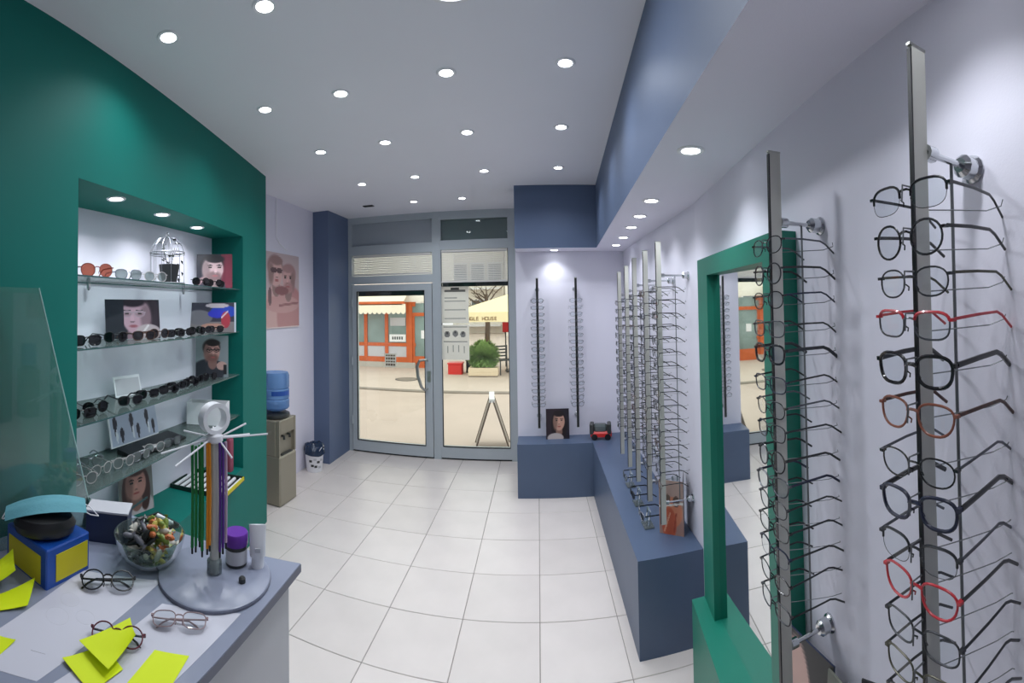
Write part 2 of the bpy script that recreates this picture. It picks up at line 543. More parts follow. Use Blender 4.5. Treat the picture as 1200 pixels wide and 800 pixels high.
# plinth benches
tag(MB().prism([(-.222, 4.285), (.505, 4.275), (.488, 2.27), (WR(2.27), 2.27), (WR(4.56), 4.56), (-.222, 4.56)], 0, .512)
    .build('plinth_bench', M['bluedk']), 'long slate blue L-shaped plinth bench under the wall displays', 'bench')
tag(MB().prism([(.32, .25), (WR(.25) - .002, .25), (WR(.98) - .002, .98), (.44, .98)], 0, .512)
    .build('plinth_bench', M['bluedk']), 'slate blue plinth at the lower right, in front of the green mirror stand', 'bench')

# ------------------------------------------------------------------ shopfront door and windows (plane y = 5.32)
DY = 5.32
def fr(x0, x1, z0, z1, parent, name='frame_bar', y0=-.03, y1=.04, m='alu', b=.006):
    return MB().box(x0, x1, DY + y0, DY + y1, z0, z1).build(name, M[m], parent)
tr = struct(MB().box(-2.395, -2.345, DY - .03, DY + .05, 0, CEIL).build('trim_4', M['alu']))
fr(-1.275, -1.185, 0, CEIL, tr, 'mullion', -.035, .05)
fr(-.335, -.225, 0, CEIL, tr, 'jamb')
fr(-2.345, -1.275, 2.51, 2.63, tr, 'transom'); fr(-1.185, -.335, 2.53, 2.625, tr, 'transom')
fr(-2.345, -1.275, 2.92, CEIL, tr, 'head'); fr(-1.185, -.335, 2.92, CEIL, tr, 'head')
fr(-2.345, -1.275, 2.63, 2.92, tr, 'filler_panel', .0, .03, 'panel')
fr(-2.345, -1.275, 2.14, 2.24, tr, 'door_head')
fr(-2.345, -.225, -.01, .02, tr, 'threshold', -.02, .05, 'rubber')
d = struct(bpy.data.objects.new('door_1', None)); COL.objects.link(d)
fr(-2.335, -2.272, .022, 2.13, d, 'stile', -.045, .02); fr(-1.372, -1.282, .022, 2.13, d, 'stile', -.045, .02)
fr(-2.272, -1.372, .022, .15, d, 'rail', -.045, .02); fr(-2.272, -1.372, 2.045, 2.13, d, 'rail', -.045, .02)
fr(-2.272, -1.372, .15, 2.045, d, 'door_pane', -.016, -.012, 'pane')
gk = MB()
for (x0, x1, z0, z1) in ((-2.272, -1.372, .15, .158), (-2.272, -1.372, 2.037, 2.045), (-2.272, -2.264, .158, 2.037), (-1.38, -1.372, .158, 2.037)):
    gk.box(x0, x1, DY - .05, DY - .03, z0, z1)
gk.build('gasket', M['rubber'], d)
h = MB().tube([(-1.345, DY - .045, 1.185), (-1.35, DY - .085, 1.2), (-1.43, DY - .095, 1.19), (-1.462, DY - .095, 1.12), (-1.452, DY - .095, 1.0),
               (-1.41, DY - .095, .87), (-1.37, DY - .085, .83), (-1.345, DY - .045, .845)], [.014, .014, .017, .02, .02, .017, .014, .014], 8)
h.build('pull_handle', M['steel'], d, smooth=True)
MB().box(-1.345, -1.305, DY - .055, DY - .045, .93, 1.06).build('lock_plate', M['steel'], d)
for z in (.35, 1.1, 1.85):
    MB().lathe([(.012, z), (.012, z + .1)], 8, (-2.342, DY - .05)).build('hinge', M['alu'], d)
w1 = struct(bpy.data.objects.new('window_1', None)); COL.objects.link(w1)
fr(-1.185, -1.165, .15, 2.53, w1, 'frame_bar', -.03, .03); fr(-.35, -.335, .15, 2.53, w1, 'frame_bar', -.03, .03)
fr(-1.185, -.335, .02, .15, w1, 'sill_bar', -.03, .04)
fr(-1.165, -.35, .15, 2.53, w1, 'window_pane', 0, .005, 'pane')
gk = MB()
for (x0, x1, z0, z1) in ((-1.165, -.35, .15, .158), (-1.165, -1.158, .158, 2.53), (-.357, -.35, .158, 2.53)):
    gk.box(x0, x1, DY - .034, DY - .01, z0, z1)
gk.build('gasket', M['rubber'], w1)
w2 = struct(bpy.data.objects.new('window_2', None)); COL.objects.link(w2)
fr(-1.185, -.335, 2.625, 2.645, w2, 'frame_bar'); fr(-1.185, -.335, 2.9, 2.92, w2, 'frame_bar')
fr(-1.185, -1.165, 2.645, 2.9, w2, 'frame_bar'); fr(-.35, -.335, 2.645, 2.9, w2, 'frame_bar')
fr(-1.165, -.35, 2.645, 2.9, w2, 'window_pane', 0, .005, 'pane')
fr(-1.165, -.35, 2.645, 2.9, w2, 'window_back_panel', .035, .045, 'panel')
# window above the door behind its blind
w3 = struct(bpy.data.objects.new('window_3', None)); COL.objects.link(w3)
fr(-2.345, -1.275, 2.24, 2.51, w3, 'window_pane', 0.02, .025, 'pane')

def blind(label, x0, x1, z0, z1, y, railm):
    t = thing('window_blind', label, 'blind', ((x0 + x1) / 2, y, z0), 0)
    hw = (x1 - x0) / 2
    s = MB(); k = 0
    z = .022
    while z < z1 - z0 - .02:
        s.add([(-hw, -.010, z - .010), (hw, -.010, z - .010), (hw, .004, z + .008), (-hw, .004, z + .008)], [(0, 1, 2, 3)])
        z += .0215
    sl = s.build('slats', M['blind'], t); sl['kind'] = 'stuff'
    MB().box(-hw, hw, -.014, .014, z1 - z0 - .024, z1 - z0 - .002).build('head_rail', M['blind'], t)
    MB().box(-hw, hw, -.012, .012, 0, .014).build('bottom_rail', M[railm], t)
    MB().box(-hw * .6 - .002, -hw * .6, -.011, -.009, .01, z1 - z0 - .02).build('cord', M['white2'], t)
    MB().box(hw * .6 - .002, hw * .6, -.011, -.009, .01, z1 - z0 - .02).build('cord', M['white2'], t)
    return t
blind('white slatted blind drawn up above the glass door', -2.335, -1.285, 2.245, 2.505, DY - .01, 'blind')
blind('white slatted blind at the top of the fixed window right of the door', -1.16, -.36, 2.13, 2.525, DY - .025, 'blind')
tag(MB().box(-1.165, -.345, DY + .04, DY + .1, 2.085, 2.135).build('rolling_shutter', M['shutter']), 'dark bottom bar of the raised rolling shutter outside the fixed window', 'shutter')
tag(MB().box(-2.3, -1.32, DY + .045, DY + .1, 1.985, 2.075).build('rolling_shutter', M['shutter']), 'dark bottom bar of the raised rolling shutter outside the glass door', 'shutter')
# notices taped inside the fixed window
c = Canvas(26, 34, (252, 252, 254))
c.rect(.1, .9, .86, .9, (120, 122, 128)).rect(.35, .65, .92, .96, (90, 92, 100))
for k in range(9):
    c.rect(.12, .88 - .3 * ((k * 7) % 3 == 1), .76 - k * .08, .775 - k * .08, (176, 178, 186))
picture('notice_sheet', 'upper white printed notice taped inside the window beside the door', 'notice', c, .335, .445, (-.995, DY - .042, 1.636), 0, 0, None, .002)
c = Canvas(30, 36, (252, 252, 254))
c.rect(.08, .92, .92, .95, (150, 152, 160))
for x, y in ((.2, .72), (.5, .74), (.78, .72)):
    c.ell(x, y, .1, .09, (140, 142, 150)).ell(x, y + .04, .04, .04, (90, 92, 100))
for x, y in ((.22, .3), (.42, .32), (.62, .32), (.82, .3)):
    c.rect(x - .02, x + .02, y - .1, y + .1, (166, 168, 176))
c.rect(.08, .92, .5, .52, (160, 162, 170)).rect(.08, .92, .1, .115, (170, 172, 180))
picture('notice_sheet', 'lower white notice with grey drawings taped inside the window beside the door', 'notice', c, .335, .425, (-.995, DY - .042, 1.198), 0, 0, None, .002)
# hours sticker on the door glass
c = Canvas(20, 20, (226, 226, 226))
for k in range(4):
    for i in range(4):
        c.rect(.08 + i * .22, .24 + i * .22, .12 + k * .22, .24 + k * .22, (104, 92, 88))
picture('hours_sticker', 'small white opening hours sticker low on the glass door', 'sticker', c, .15, .17, (-1.83, DY - .018, 1.09), 0, 0, None, .0015)

# ------------------------------------------------------------------ lamps
ring_me = MB().lathe([(.034, -.004), (.046, -.006), (.05, -.002), (.05, 0.0)], 20, close=False).mesh('trim_ring', M['lampwhite'], True)
disc_me = MB().lathe([(.034, -.0035), (.034, -.001)], 18).mesh('lamp_disc', M['lampglow'])
def downlight(x, y, z, label, group, watts, size=math.radians(144), name='ceiling_spotlight', cat='light', aim=(0, 0, 0), blend=.9):
    t = thing(name, label, cat, (x, y, z), 0, group)
    put('trim_ring', ring_me, t)
    put('lamp_disc', disc_me, t)
    L = bpy.data.lights.new('lamp_light', 'SPOT')
    L.energy = watts; L.spot_size = size; L.spot_blend = blend
    L.shadow_soft_size = .03; L.color = LAMP_COL
    o = bpy.data.objects.new('lamp_light', L)
    COL.objects.link(o); o.parent = t; o.location = (0, 0, -.012); o.rotation_euler = aim
    return t
cl = [(-1.47, 2.10, 'first from the green wall in the row before the round lamp'), (-1.01, 2.15, 'second from the green wall in the row before the round lamp'),
      (-.43, 2.13, 'third from the green wall, just past the round lamp'), (.15, 2.10, 'beside the blue bulkhead, nearest of its column'),
      (-1.53, 2.90, 'first from the left in the middle ceiling row'), (-1.03, 2.92, 'second from the left in the middle ceiling row'),
      (-.45, 2.90, 'third from the left in the middle ceiling row'), (.17, 2.87, 'beside the blue bulkhead, second of its column'),
      (-1.59, 3.84, 'first from the left in the row before the door'), (-1.06, 3.79, 'second from the left in the row before the door'),
      (-.44, 3.76, 'third from the left in the row before the door'), (.19, 3.73, 'beside the blue bulkhead, farthest of its column'),
      (-1.33, 4.69, 'left one of the two nearest the door'), (-.79, 4.68, 'right one of the two nearest the door'),
      (-1.38, 1.26, 'nearest the green wall at the top left of the photo'), (-.96, 1.37, 'at the top edge left of the round lamp')]
for x, y, s in cl:
    downlight(x, y, CEIL, 'small round ceiling spotlight ' + s, 'recessed spotlights in the white ceiling', LAMP_W)
for x, y, s in ((.0, .2, 'just behind the camera'), (-.2, -.9, 'near the back wall')):  # unseen spots, added to brighten the camera-facing pole sides and nearby things
    downlight(x, y, CEIL, 'small round ceiling spotlight added out of frame, ' + s, 'recessed spotlights in the white ceiling', LAMP_W * .75)
sl = [(.545, 1.49, 'nearest the camera'), (.605, 2.28, 'second from the camera'), (.64, 2.70, 'third from the camera'), (.672, 3.11, 'fourth from the camera'),
      (.71, 3.60, 'fifth from the camera'), (.735, 4.08, 'farthest, by the end wall corner')]
for x, y, s in sl:
    downlight(x, y, SZ, 'round spotlight under the blue bulkhead along the right wall, ' + s, 'bulkhead spotlights', LAMP_SOFFIT_W, math.radians(120))
downlight(.17, 4.43, SZ, 'round spotlight under the bulkhead above the two end wall rods', 'bulkhead spotlights', LAMP_SOFFIT_W, math.radians(120))
downlight(.45, .40, SZ, 'round spotlight under the bulkhead above the nearest rod, out of frame', 'bulkhead spotlights', LAMP_SOFFIT_W * .8, math.radians(120))
for (x, y), s in (((-1.793, 1.287), 'left'), ((-1.926, 1.712), 'middle'), ((-2.076, 2.161), 'right')):
    downlight(x, y, ZT, 'round spotlight in the teal niche ceiling, ' + s + ' of three', 'niche spotlights', LAMP_NICHE_W, math.radians(140))
t = thing('ceiling_lamp', 'round white flush ceiling lamp at the top edge of the photo', 'light', (-.28, 1.49, CEIL))
MB().lathe([(.1, -.03), (.118, -.028), (.122, -.012), (.122, 0)], 32, close=False).build('lamp_rim', M['lampwhite'], t, smooth=True)
MB().lathe([(.07, -.034), (.1, -.03), (.1, -.01)], 32).build('lamp_diffuser', M['ringglow'], t, smooth=True)
L = bpy.data.lights.new('lamp_light', 'AREA'); L.shape = 'DISK'; L.size = .2; L.energy = 10; L.color = LAMP_COL
o = bpy.data.objects.new('lamp_light', L); COL.objects.link(o); o.parent = t; o.location = (0, 0, -.04)
t = thing('air_vent', 'small dark slotted vent in the ceiling near the door', 'vent', (-1.87, 4.70, CEIL))
MB().box(-.06, .06, -.03, .03, -.008, 0).build('vent_frame', M['dispdark'], t)
for k in range(3):
    MB().box(-.05, .05, -.022 + k * .017, -.014 + k * .017, -.011, -.008).build('slat', M['rubber'], t)

# ------------------------------------------------------------------ eyeglasses
def lens_outline(rx, ry, e, taper, n=22):
    pts = []
    for k in range(n):
        a = 2 * PI * k / n
        c_, s_ = math.cos(a), math.sin(a)
        x = math.copysign(abs(c_) ** (2 / e), c_) * rx
        z = math.copysign(abs(s_) ** (2 / e), s_) * ry
        x *= 1 + taper * z / ry
        pts.append((x, z))
    return pts
STY = {  # rx, ry, exponent, taper, rim radius, bridge z, rimless-bottom, width between lens centres
    'oval': (.0255, .0185, 2.3, .05, .0013, .35, False), 'round': (.0245, .0225, 2.1, .02, .0017, .35, False),
    'rect': (.0268, .0178, 3.0, .06, .0014, .4, False), 'bold': (.0262, .0205, 2.7, .10, .0026, .3, False),
    'cat': (.0265, .0200, 2.5, .16, .0018, .35, False), 'half': (.0265, .0190, 2.8, .06, .0015, .4, True),
    'sun': (.0285, .0225, 2.7, .10, .0024, .45, False), 'sunround': (.0265, .0245, 2.2, .05, .0018, .4, False),
    'shield': (.031, .0215, 3.2, .05, .0022, .55, False)}
_gcache = {}
def glasses_parts(style, fm, tm, lm, folded=False, lod=0, brow=None, s=1.0):
    key = (style, fm.name, tm.name, lm.name, folded, lod, brow.name if brow else '', s)
    if key in _gcache: return _gcache[key]
    rx, ry, e, tp, rr, bz, half = STY[style]
    nseg = (24, 16, 12)[lod]; ns = (6, 5, 4)[lod]
    cx = rx + .0095
    wrap = 1.6                                   # front curvature
    yy = lambda x: wrap * x * x
    pts = lens_outline(rx, ry, e, tp, nseg)
    out = []
    f = MB()
    for sg in (-1, 1):
        P = [(sg * (cx + x), yy(cx + x), z) for x, z in pts]
        if half:
            top = [p for p in P if p[2] > -ry * .2]
            top.sort(key=lambda p: sg * p[0])
            f.tube(top, rr * 1.25, ns)
            f.tube(P, rr * .35, 4, closed=True)
        elif brow:
            top = [p for p in P if p[2] > ry * .15]; top.sort(key=lambda p: sg * p[0])
            f.tube(top, rr * 1.6, ns, mi=1)
            f.tube(P, rr, ns, closed=True)
        else:
            f.tube(P, rr, ns, closed=True)
        hx = sg * (cx + rx)
        f.box(min(hx, hx + sg * .006), max(hx, hx + sg * .006), yy(cx + rx) - .002, yy(cx + rx) + .006, ry * .35, ry * .35 + max(.004, rr * 2.2), mi=1 if brow else 0)
        if lod == 0:                              # nose pad
            f.tube([(sg * .0085, .001, -ry * .1), (sg * .0075, .006, -ry * .3), (sg * .0095, .007, -ry * .55)], .0011, 5)
    f.tube([(-.0105, 0.0002, ry * bz), (-.004, -.0012, ry * (bz + .12)), (.004, -.0012, ry * (bz + .12)), (.0105, .0002, ry * bz)], rr * 1.1, ns)
    out.append(('front_frame', f.mesh('front_frame', [fm, brow or fm], True)))
    for sg in (-1, 1):
        L = MB()
        P = [(sg * (cx + x * .97), yy(cx + x * .97) + .0003, z * .97) for x, z in pts]
        if sg < 0: P = P[::-1]
        L.add(P, [tuple(range(len(P)))])
        out.append(('lens', L.mesh('lens', lm)))
    hx, hy, hz = cx + rx + .0045, yy(cx + rx) + .005, ry * .35 + .003
    tr_ = max(.0013, rr * (.95 if lod == 0 else .8))
    for sg in (-1, 1):
        tb = MB()
        if folded:
            yb = hy + (.004 if sg > 0 else .009)
            tb.tube([(sg * hx, hy, hz), (sg * hx, yb, hz), (sg * (hx - .09), yb, hz - .002), (sg * (hx - .108), yb, hz - .012), (sg * (hx - .122), yb, hz - .026)], [tr_, tr_, tr_, tr_ * 1.2, tr_ * 1.2], ns, ry=tr_ * 1.5)
        else:
            tb.tube([(sg * hx, hy, hz), (sg * (hx + .001), hy + .05, hz + .001), (sg * (hx - .001), hy + .098, hz), (sg * (hx - .002), hy + .113, hz - .006), (sg * (hx - .004), hy + .142, hz - .027)],
                    [tr_, tr_, tr_, tr_ * 1.15, tr_ * 1.3], ns, ry=tr_ * 1.7)
        out.append(('temple', tb.mesh('temple', tm, True)))
    if s != 1.0:
        for nme, me in out:
            me.transform(Matrix.Scale(s, 4))
    _gcache[key] = (out, ry)
    return out, ry
def glasses(label, style, fm, tm, lm, loc, rot, folded=False, lod=0, brow=None, group=None, name='eyeglasses', s=1.0, lenslabel=None):
    parts, ry = glasses_parts(style, fm, tm, lm, folded, lod, brow, s)
    t = thing(name, label, 'sunglasses' if name == 'sunglasses' else 'glasses', loc, rot, group)
    for nme, me in parts:
        put(nme, me, t)
    return t

FM = dict(black=mat('black_acetate', (14, 15, 17), .25, coat=.4), dark=mat('dark_grey_metal', (58, 60, 64), .35, .5), olive=mat('olive_metal', (84, 82, 70), .35, .5),
          red=mat('red_acetate', (196, 34, 48), .3, coat=.4), brown=mat('brown_acetate', (140, 84, 66), .35), gun=mat('gunmetal', (96, 98, 104), .3, .7),
          navy=mat('navy_acetate', (30, 36, 60), .3), silver=mat('silver_metal', (160, 162, 168), .25, .8), tort=mat('tortoise_acetate', (74, 44, 34), .3, var=.5, scale=140),
          wine=mat('wine_acetate', (96, 30, 44), .3), clearp=mat('clear_acetate', (178, 172, 172), .25), pinkp=mat('smoky_pink_acetate', (150, 128, 130), .3), amber=mat('amber_acetate', (128, 50, 34), .3))
WORD = ['topmost', 'second', 'third', 'fourth', 'fifth', 'sixth', 'seventh', 'eighth', 'ninth', 'tenth', 'eleventh', 'twelfth', 'thirteenth', 'fourteenth', 'fifteenth', 'sixteenth']

def rod(label, x, y, rotz, ztop, zbot, wall, mounts, zs, span, holder_n=6, pw=.0065, pd=.032):
    """a wall-mounted display pole; local -y is the front, local +y towards the wall, wall = distance from the pole's front to the wall"""
    t = thing('display_rod', label, 'display rod', (x, y, 0), rotz)
    MB().box(-pw, pw, .003, pd, zbot, ztop).build('pole', M['poleside'], t)
    MB().box(-pw * .96, pw * .96, 0, .003, zbot + .004, ztop - .004).build('front_strip', M['nearblack'], t)
    MB().box(-pw * 1.04, pw * 1.04, -.001, pd + .001, ztop, ztop + .004).build('end_cap', M['steel'], t)
    for z in mounts:
        MB().lathe([(.0055, pd), (.0055, wall - .02)], 8).xf(Matrix.Translation((0, 0, z)) @ Matrix.Rotation(-PI / 2, 4, 'X')).build('wall_arm', M['chrome'], t, smooth=True)
        MB().lathe([(.012, pd), (.012, pd + .018)], 10).xf(Matrix.Translation((0, 0, z)) @ Matrix.Rotation(-PI / 2, 4, 'X')).build('arm_collar', M['chrome'], t, smooth=True)
        MB().lathe([(.012, wall - .04), (.019, wall - .032), (.019, wall - .012), (.024, wall - .006), (.024, wall)], 12).xf(Matrix.Translation((0, 0, z)) @ Matrix.Rotation(-PI / 2, 4, 'X')).build('wall_mount', M['chrome'], t, smooth=True)
    yb = pd + (wall - pd) * .5
    MB().tube([(0, yb, min(mounts + [zs[-1] - .05])), (0, yb, mounts[0] + .002)], .0028, 6).build('back_rod', M['wire'], t)
    for z in zs:
        pg = MB()
        pg.tube([(0, 0, z + .012), (0, -.02, z + .012), (0, -.022, z - .012)], .0016, 4)
        pg.build('nose_peg', M['wire'], t)
        sw = MB()
        sw.tube([(0, pd, z - .016), (.05, span - .012, z - .012), (.066, span + .006, z - .004), (.074, span - .002, z + .004)], .0010, 4)
        sw.build('temple_support', M['wire'], t)
    return t

def spaced(a, b, n):
    return [a + (b - a) * i / (n - 1) for i in range(n)]

# nearest rod on the right wall
GS = 1.06
rowA = [1.85 + (z - 1.85) * .769 for z in (2.034, 1.957, 1.879, 1.803, 1.721, 1.638, 1.545, 1.472, 1.388, 1.321, 1.239, 1.161, 1.085)]
stA = [('half', 'black', 'black', None, 'black half-rim eyeglasses with slim black temples'), ('round', 'black', 'black', None, 'glossy black round eyeglasses'),
       ('oval', 'dark', 'olive', None, 'thin dark grey eyeglasses with olive temples'), ('rect', 'gun', 'red', 'red', 'grey eyeglasses with red brow and red temples'),
       ('bold', 'black', 'black', None, 'thick black full-rim eyeglasses'), ('cat', 'brown', 'tort', None, 'brown translucent eyeglasses with dark temples'),
       ('oval', 'black', 'gun', None, 'black oval eyeglasses with thin metal temples'), ('bold', 'navy', 'black', None, 'dark navy oval eyeglasses'),
       ('half', 'dark', 'gun', None, 'thin dark half-rim eyeglasses with grey temples'), ('cat', 'red', 'black', None, 'bright red eyeglasses with black temples'),
       ('rect', 'dark', 'dark', None, 'dark grey rectangular eyeglasses'), ('rect', 'olive', 'dark', None, 'dark olive rectangular eyeglasses'), ('rect', 'black', 'black', None, 'black rectangular eyeglasses')]
XA, YA = .472, .418
rod('tall silver display rod nearest the camera on the right wall', XA, YA, -PI / 2, 2.205, .80, WR(YA) - XA, [2.06, .95], rowA, .128, pw=.0035)
for k, z in enumerate(rowA):
    st, f_, t_, br, ds = stA[k]
    glasses(ds + ', ' + WORD[k] + ' pair on the nearest right wall rod', st, FM[f_], FM[t_], M['lens'], (XA - .014, YA + random.uniform(-.004, .004), z - .004),
            Euler((random.uniform(-.03, .05), random.uniform(-.03, .03), -PI / 2 + random.uniform(-.05, .05))), brow=FM[br] if br else None, group='eyeglasses on the nearest rod', s=GS)
# second rod, in front of the mirror
XB, YB = .536, .929
rowB = [1.85 + (z - 1.85) * .827 for z in (2.008, 1.927, 1.852, 1.771, 1.699, 1.612, 1.543, 1.477, 1.398, 1.326, 1.265, 1.201, 1.130, 1.056, .978)]
rod('silver display rod standing before the green framed mirror', XB, YB, -PI / 2, 2.205, .76, WR(YB) - XB, [2.037, 1.01], rowB, .135, pw=.005)
cyc = ['black', 'dark', 'black', 'gun', 'black', 'navy', 'black', 'dark', 'black', 'gun', 'dark', 'black', 'navy', 'black', 'dark']
cst = ['oval', 'round', 'oval', 'rect', 'bold', 'rect', 'oval', 'rect', 'round', 'cat', 'oval', 'rect', 'half', 'oval', 'rect']
DS = dict(black='black', dark='dark grey', gun='gunmetal', navy='dark navy', olive='olive grey', silver='silver', tort='tortoiseshell', wine='wine red')
SN = dict(oval='oval', round='round', rect='rectangular', bold='thick rimmed', cat='upswept', half='half-rim')
for k, z in enumerate(rowB):
    glasses('%s %s eyeglasses, %s pair on the rod before the green mirror' % (DS[cyc[k]], SN[cst[k]], WORD[k]), cst[k], FM[cyc[k]], FM[cyc[(k + 3) % 15]], M['lens'],
            (XB - .014, YB, z - .004), Euler((random.uniform(-.03, .05), random.uniform(-.03, .03), -PI / 2 + random.uniform(-.06, .06))), group='eyeglasses on the rod before the mirror', s=GS)
# five rods along the wall beyond the mirror
RN = ['first rod past the green mirror', 'second rod past the green mirror', 'third rod past the green mirror', 'fourth rod past the green mirror', 'fifth and farthest rod past the green mirror']
tops = [2.19, 2.175, 2.16, 2.13, 2.105]
for r, yy_ in enumerate((2.43, 2.74, 3.06, 3.345, 3.65)):
    xx = .660
    zs = spaced(1.925 - r * .018, .84, 16)
    rod('silver display rod with dark front, ' + RN[r], xx, yy_, -PI / 2, tops[r], .60, WR(yy_) - xx, [tops[r] - .19, .72], zs, .150)
    for k, z in enumerate(zs):
        f_ = random.choice(['black', 'dark', 'black', 'black', 'navy', 'gun', 'dark', 'tort'])
        st = random.choice(['oval', 'rect', 'round', 'cat', 'half', 'rect'])
        glasses('%s %s eyeglasses, %s pair on the %s' % (DS[f_], SN[st], WORD[k], RN[r]), st, FM[f_], FM[random.choice(['black', 'dark', 'black'])], M['lens'],
                (xx - .014, yy_, z - .004), Euler((random.uniform(-.03, .04), random.uniform(-.03, .03), -PI / 2 + random.uniform(-.08, .08))), lod=1, group='eyeglasses on the rods past the mirror', s=1.05)
# two rods on the end wall
for r, (xx, nm) in enumerate(((-.007, 'left'), (.376, 'right'))):
    zs = spaced(1.888, .865, 16)
    rod('thin dark display rod on the end wall, ' + nm + ' of the two', xx, 4.40, 0, 2.11, .63, .16, [2.0, .72], zs, .14, pw=.012, pd=.02)
    for k, z in enumerate(zs):
        f_ = random.choice(['black', 'dark', 'black', 'navy', 'dark', 'gun']) if r == 0 else random.choice(['silver', 'gun', 'dark', 'silver'] if k < 6 else ['dark', 'navy', 'black'])
        st = random.choice(['oval', 'rect', 'round'])
        glasses('%s %s eyeglasses, %s pair on the %s end wall rod' % (DS[f_], SN[st], WORD[k], nm), st, FM[f_], FM[f_], M['lens'], (xx, 4.386, z - .004),
                Euler((random.uniform(-.03, .03), random.uniform(-.04, .04), random.uniform(-.05, .05))), lod=1, group='eyeglasses on the end wall rods')

# ------------------------------------------------------------------ mirror with green frame on its plinth box
t = thing('wall_mirror', 'tall wall mirror in a deep teal frame on the right wall', 'mirror', (0, 0, 0))
ZX, zT = .44, 2.045
yA, yB_ = 1.075, 2.006
WF = lambda y: WR(y) - .066                   # front of the frame
def mb(y0, y1, z0, z1, nm, m='greengloss', f=WF, k=WR):
    MB().prism([(f(y0), y0), (k(y0), y0), (k(y1), y1), (f(y1), y1)], z0, z1).build(nm, M[m], t)
mb(yB_ - .17, yB_, ZX, zT, 'frame_post'); mb(yA, yA + .11, ZX, zT, 'frame_post')
mb(yA + .11, yB_ - .17, zT - .08, zT, 'frame_top')
mb(yA + .11, yB_ - .17, ZX, zT - .08, 'mirror_glass', 'mirror', lambda y: WR(y) - (.003 + .05 * (y - 1.185)), lambda y: WR(y) - .001)
tag(MB().prism([(.56, .99), (WR(.99), .99), (WR(2.01), 2.01), (.69, 2.01)], 0, ZX).build('mirror_plinth', M['greengloss']), 'teal painted plinth box under the green mirror', 'plinth')

# ------------------------------------------------------------------ items on the benches
c = Canvas(40, 44, (36, 30, 40))
c.ell(.3, .5, .5, .6, (48, 36, 44)); face(c, .56, .58, .3, (196, 150, 132), (34, 24, 26), None, .1, longhair=True)
c.ell(.4, .04, .35, .16, (190, 178, 174))
picture('photo_card', 'dark portrait photo of a person standing on the far bench between the rods', 'photo', c, .23, .295, (.175, 4.44, .512), 0, .08, 'navy', leg=False)
t = thing('toy_car', 'red and dark grey toy car on the bench corner by the end wall', 'ornament', (.60, 4.38, .512), -.15)
MB().box(-.105, .105, -.05, .05, .03, .085, b=.02).build('body', M['redplas'], t)
MB().box(-.075, .06, -.042, .042, .085, .15, b=.02).build('cabin', M['greylens'], t)
for sx in (-.1, .07):
    MB().box(sx - .012, sx + .03, -.052, .052, .06, .16, b=.01).build('upright', M['dispdark'], t)
for sx in (-.065, .065):
    for sy_ in (-.052, .04):
        MB().lathe([(.03, 0), (.03, .012)], 14).xf(Matrix.Translation((sx, sy_, .03)) @ Matrix.Rotation(-PI / 2, 4, 'X')).build('wheel', M['black'], t, smooth=True)
# folded brochure display standing below the first rod
def brochure(c1):
    c1.ell(.5, .75, .6, .3, (176, 150, 140)); c1.ell(.55, .42, .4, .28, (206, 128, 96)); c1.ell(.4, .2, .3, .3, (190, 90, 60)); c1.ell(.7, .62, .14, .1, (90, 70, 60)).ell(.35, .66, .12, .08, (100, 80, 70))
    c1.line(.0, .5, 1, .6, .025, (226, 220, 214)); c1.line(.2, .05, .45, .4, .02, (220, 160, 130)).line(.6, .06, .7, .4, .02, (160, 70, 50))
    return c1
t = thing('folded_brochure', 'orange printed folded brochure standing on the bench below the first rod', 'brochure', (.735, 2.47, .512), math.radians(-38))
put('print', brochure(Canvas(26, 44, (168, 130, 118))).mesh(.15, .31), t, (0, -.0006, 0))
MB().box(-.075, .075, 0, .003, 0, .31).build('front_leaf', M['card'], t)
MB().box(0, .15, 0, .003, 0, .31).build('back_leaf', M['dispdark'], t, (-.075 + .15, 0, 0), (0, 0, math.radians(108)))
# display glasses and clear risers under the row of rods
for k, (x, y) in enumerate(((.63, 2.62), (.64, 2.92), (.65, 3.22))):
    t = thing('display_riser', 'clear plastic riser holding glasses on the bench, %s from the mirror' % WORD[k].replace('topmost', 'first'), 'riser', (x, y, .512), -PI / 2)
    MB().box(-.05, .05, -.03, .03, 0, .006).build('base', M['clear'], t)
    MB().tube([(-.03, 0, .006), (-.03, .01, .09), (0, 0, .11), (.03, .01, .09), (.03, 0, .006)], .006, 6).build('loop', M['clear'], t)
    glasses(['white and black', 'dark smoke', 'grey'][k] + ' sunglasses on the clear riser, %s along the bench' % WORD[k].replace('topmost', 'first'), 'sun', [FM['silver'], FM['black'], FM['gun']][k], FM['black'], M['sunlens'] if k < 2 else M['greylens'],
            (x - .045, y, .512 + .075), Euler((0, 0, -PI / 2)), name='sunglasses', group='sunglasses on the bench')
# cards leaning on the wall above the near plinth
c = Canvas(40, 48, (40, 38, 40))
c.ell(.3, .35, .55, .5, (150, 106, 88)); c.ell(.28, .55, .36, .42, (196, 160, 150)).ell(.5, .3, .25, .3, (120, 76, 52)).ell(.15, .15, .2, .3, (190, 130, 100)).line(.1, .3, .8, .75, .02, (170, 160, 150)).ell(.75, .62, .12, .16, (60, 44, 44)).ell(.52, .12, .06, .2, (206, 170, 140))
picture('photo_card', 'dark close-up portrait card leaning behind the second rod, lower right', 'photo', c, .21, .44, (.605, .975, .512), -PI / 2 + .05, .10, 'navy')
tag(MB().box(-.10, .10, 0, .006, 0, .43).build('back_card', mat('grey_green_board', (120, 122, 112), .6), None, (.60, .79, .512), Euler((-.10, 0, -PI / 2 - .05))), 'plain grey green card leaning on the wall beside the dark portrait card', 'card')
tag(MB().prism([(-.05, 0), (.05, 0), (.05, .004), (-.05, .004)], 0, .62).build('display_card', M['nearblack'], None, (.53, .58, .512), Euler((-.06, .0, -PI / 2 + .4))), 'black pointed card at the foot of the nearest rod', 'card')

